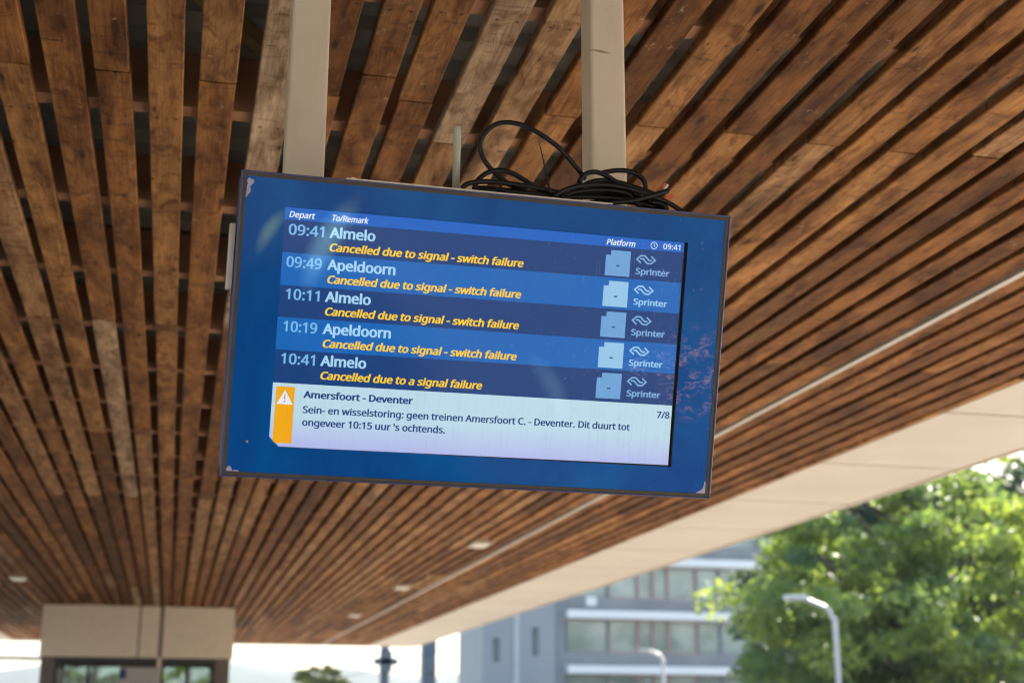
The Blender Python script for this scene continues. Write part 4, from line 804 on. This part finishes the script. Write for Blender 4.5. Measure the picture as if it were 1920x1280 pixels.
quad(q, [(-.4645, -.1462), (-.4827, -.1797), (-.4453, -.1797)], 2, E2 + .0005); quad(q, [(-.4655, -.1562), (-.4662, -.1680), (-.4628, -.1680), (-.4635, -.1562)][::-1], 3, E2 + .0010)
quad(q, [(-.4662, -.1712), (-.4628, -.1712), (-.4628, -.1746), (-.4662, -.1746)][::-1], 3, E2 + .0010)
put(q, text_mesh('Amersfoort - Deventer', -.4216, -.1629, -.1621, .0166, .07), 4)
put(q, text_mesh('Sein- en wisselstoring: geen treinen Amersfoort C. - Deventer. Dit duurt tot', -.4210, .3813, -.1975, .0166, .048, 0, .0035), 4)
put(q, text_mesh("ongeveer 10:15 uur 's ochtends.", -.4203, -.0802, -.2271, .0166, .048), 4)
put(q, text_mesh('7/8', .4486, .4820, -.1600, .0166, .042), 4)
q.build('notice_bar', [C_NOTE, C_ORG, C_WHITE, lcd('lcd_orange_deep', (214, 120, 10)), C_INK], screen)

# ------------------------------------------------------------------ posts that carry the board
for x0, x1, lab in ((.1985, .2975, 'left beige steel post carrying the departure board'), (.9965, 1.0935, 'right beige steel post carrying the departure board, black cables at its foot')):
    s = MB(); s.box(x0, x1, 3.355, 3.455, EYE + 1.06, CZ + .235); 
    vert = [e for e in s.bm.edges if abs(e.verts[0].co.z - e.verts[1].co.z) > .5]
    bmesh.ops.bevel(s.bm, geom=vert, offset=.010, segments=4, affect='EDGES', profile=.5)
    o = s.build('hanging_post', POSTM if 'POSTM' in globals() else None)
    tag(o, lab, 'post', 'posts carrying the departure board')
k = N('post_paint'); k.set(Roughness=.42); p = k.coord()
c1 = k.ramp(k.noise(p, 7, 4), [(.3, (.80, .70, .57)), (.7, (.84, .74, .615))])
sp = k.band(k.noise(k.mapping(p, (70, 70, 50)), 1.0, 3, .6), .70, .76)
c1 = k.mix(k.math('MULTIPLY', sp, .5), c1, (.2, .14, .09, 1))
c1 = k.mix(k.math('MULTIPLY', k.band(k.noise(k.mapping(p, (9, 9, 2.5)), 1.0, 5, .65), .52, .75), .35), c1, (.50, .40, .30, 1))
sx = k.n('ShaderNodeSeparateXYZ'); k.l(p, sx.inputs[0])      # the scuff across the right post
su = k.math('DIVIDE', k.math('SUBTRACT', sx.outputs[0], 1.024), .034); sv = k.math('DIVIDE', k.math('ADD', k.math('SUBTRACT', sx.outputs[2], 3.4105), k.math('MULTIPLY', su, .0035)), .0045)
scf = k.math('SUBTRACT', 1.0, k.math('ADD', k.math('MULTIPLY', su, su), k.math('MULTIPLY', sv, sv)), clamp=True)
k.l(k.mix(k.math('MULTIPLY', scf, .9), c1, (.26, .17, .09, 1)), k.b.inputs['Base Color']); k.bump(k.noise(k.mapping(p, (60, 60, 60)), 1, 3), .12, .001)
for o in C.objects:
    if o.name.startswith('hanging_post'): o.data.materials.clear(); o.data.materials.append(k.m)

# ------------------------------------------------------------------ black cable bundle on top of the board
cabs = tag(empty('cable_bundle'), 'tangled loops of black cable with a zip tie, lying on top of the departure board', 'cable')
cabs.matrix_world = BM
FW = FPX / 1920
def px(x, y, n):
    """zoomed sketch point -> board axes at depth n"""
    X, Y = 820 + x / 3.84, 200 + y / 3.84
    d = M.to_3x3() @ Vector(((X - 960) / FPX, -(Y - 640) / FPX, -1.0)); d = BM.inverted().to_3x3() @ d
    return CAML + d * ((n - CAML.z) / d.z)
CAB = N('cable_rubber'); CAB.set(Roughness=.42, Specular_IOR_Level=.3); CAB.b.inputs['Base Color'].default_value = (.008, .008, .009, 1); CAB = CAB.m
paths = [
 [(1055, 515, -.06), (1050, 500, -.06), (960, 390, -.05), (880, 300, -.045), (760, 210, -.04), (640, 145, -.04), (520, 115, -.045), (420, 130, -.05), (345, 190, -.055), (310, 270, -.06), (320, 350, -.06), (370, 430, -.06), (450, 510, -.06), (540, 570, -.06), (640, 600, -.07)],
 [(262, 600, -.05), (290, 530, -.05), (370, 472, -.055), (460, 460, -.06), (560, 490, -.06), (660, 550, -.06), (760, 600, -.06), (830, 625, -.06)],
 [(176, 588, -.03), (220, 555, -.03), (320, 540, -.03), (430, 545, -.03), (560, 560, -.03), (700, 580, -.03), (830, 610, -.03), (930, 625, -.03)],
 [(1020, 545, -.03), (1060, 490, -.035), (1130, 470, -.04), (1200, 490, -.04), (1270, 530, -.04), (1330, 570, -.04), (1420, 620, -.045)],
 [(1180, 480, -.07), (1215, 470, -.07), (1290, 460, -.07), (1370, 464, -.07), (1440, 490, -.07), (1490, 540, -.07), (1502, 615, -.07)],
 [(840, 645, -.02), (920, 600, -.02), (1020, 572, -.02), (1150, 560, -.02), (1280, 570, -.02), (1400, 595, -.02), (1500, 625, -.022), (1600, 665, -.026), (1680, 702, -.03), (1765, 758, -.03)],
 [(1010, 600, -.05), (1100, 545, -.05), (1200, 530, -.05), (1300, 545, -.05), (1420, 580, -.05), (1540, 622, -.05), (1600, 650, -.05)],
 [(890, 648, -.035), (1000, 615, -.035), (1150, 598, -.035), (1300, 608, -.035), (1380, 632, -.035), (1420, 690, -.035)],
 [(1250, 692, -.012), (1330, 686, -.012), (1430, 672, -.012), (1540, 642, -.014), (1665, 604, -.016)],
 [(1540, 690, -.03), (1590, 692, -.03), (1635, 715, -.03), (1655, 748, -.03)],
 [(445, 575, -.055), (475, 602, -.055), (600, 618, -.055), (760, 632, -.05), (880, 645, -.05)],
 [(880, 662, -.04), (1000, 650, -.04), (1150, 652, -.04), (1300, 662, -.04), (1440, 690, -.04), (1560, 722, -.04)],
 [(860, 640, -.08), (1000, 628, -.08), (1150, 620, -.08), (1320, 632, -.08), (1480, 665, -.08), (1600, 705, -.08)],
 [(320, 606, -.06), (440, 600, -.06), (600, 612, -.06), (760, 632, -.065), (900, 640, -.07)],
 [(1100, 690, -.06), (1240, 680, -.06), (1400, 690, -.06), (1520, 712, -.06), (1640, 730, -.06)],
 [(1340, 600, -.05), (1375, 640, -.045), (1390, 670, -.04), (1470, 720, -.04)],
 [(265, 605, -.07), (275, 588, -.07), (380, 590, -.07), (520, 622, -.07), (700, 630, -.07)],
 [(950, 640, -.065), (1080, 600, -.065), (1260, 590, -.065), (1400, 622, -.065), (1530, 690, -.065)],
]
for pth in paths:
    s = MB(); s.tube(smooth_path([px(*p) for p in pth], 7), .0061, 12); s.build('cable', CAB, cabs)
s = MB(); tp = smooth_path([px(735, 265, -.018), px(762, 380, -.016), px(788, 500, -.014), px(815, 625, -.012)], 5)
s.tube(tp, [.0011 + .0018 * i / (len(tp) - 1) for i in range(len(tp))], 8); s.build('zip_tie', CAB, cabs)
s = MB(); a = [px(1598, 605, -.03), px(1638, 545, -.03), px(1655, 556, -.03), px(1612, 612, -.03)]; b = [p + Vector((0, 0, -.0015)) for p in a]
s.face(a, 0); s.face(b[::-1], 0)
for i in range(4): s.face([a[i], b[i], b[(i + 1) % 4], a[(i + 1) % 4]], 0)
a = [px(1612, 612, -.028), px(1655, 556, -.028), px(1668, 566, -.028), px(1640, 605, -.028)]; s.face(a, 1); s.face([p + Vector((0, 0, -.001)) for p in a][::-1], 1)
a = [px(1632, 658, -.034), px(1690, 622, -.034), px(1705, 655, -.034), px(1660, 672, -.034)]; s.face(a, 0); s.face([p + Vector((0, 0, -.001)) for p in a][::-1], 0)
s.build('cable_tag', [plain('tag_red', (.62, .10, .03), .5), plain('tag_white', (.65, .62, .58), .5)], cabs)

# ------------------------------------------------------------------ air
HAZE = 0.00026
if HAZE:
    s = MB(); s.box(-2400, 2400, -400, 1500, -2.4, 90)
    o = s.build('haze', None); k = bpy.data.materials.new('haze'); k.use_nodes = True; t = k.node_tree
    t.nodes.remove(t.nodes['Principled BSDF']); v = t.nodes.new('ShaderNodeVolumePrincipled'); v.inputs['Color'].default_value = (.62, .70, .80, 1); v.inputs['Density'].default_value = HAZE; v.inputs['Anisotropy'].default_value = 0.0
    t.links.new(v.outputs[0], t.nodes['Material Output'].inputs['Volume'])
    o.data.materials.clear(); o.data.materials.append(k); tag(o, kind='stuff')
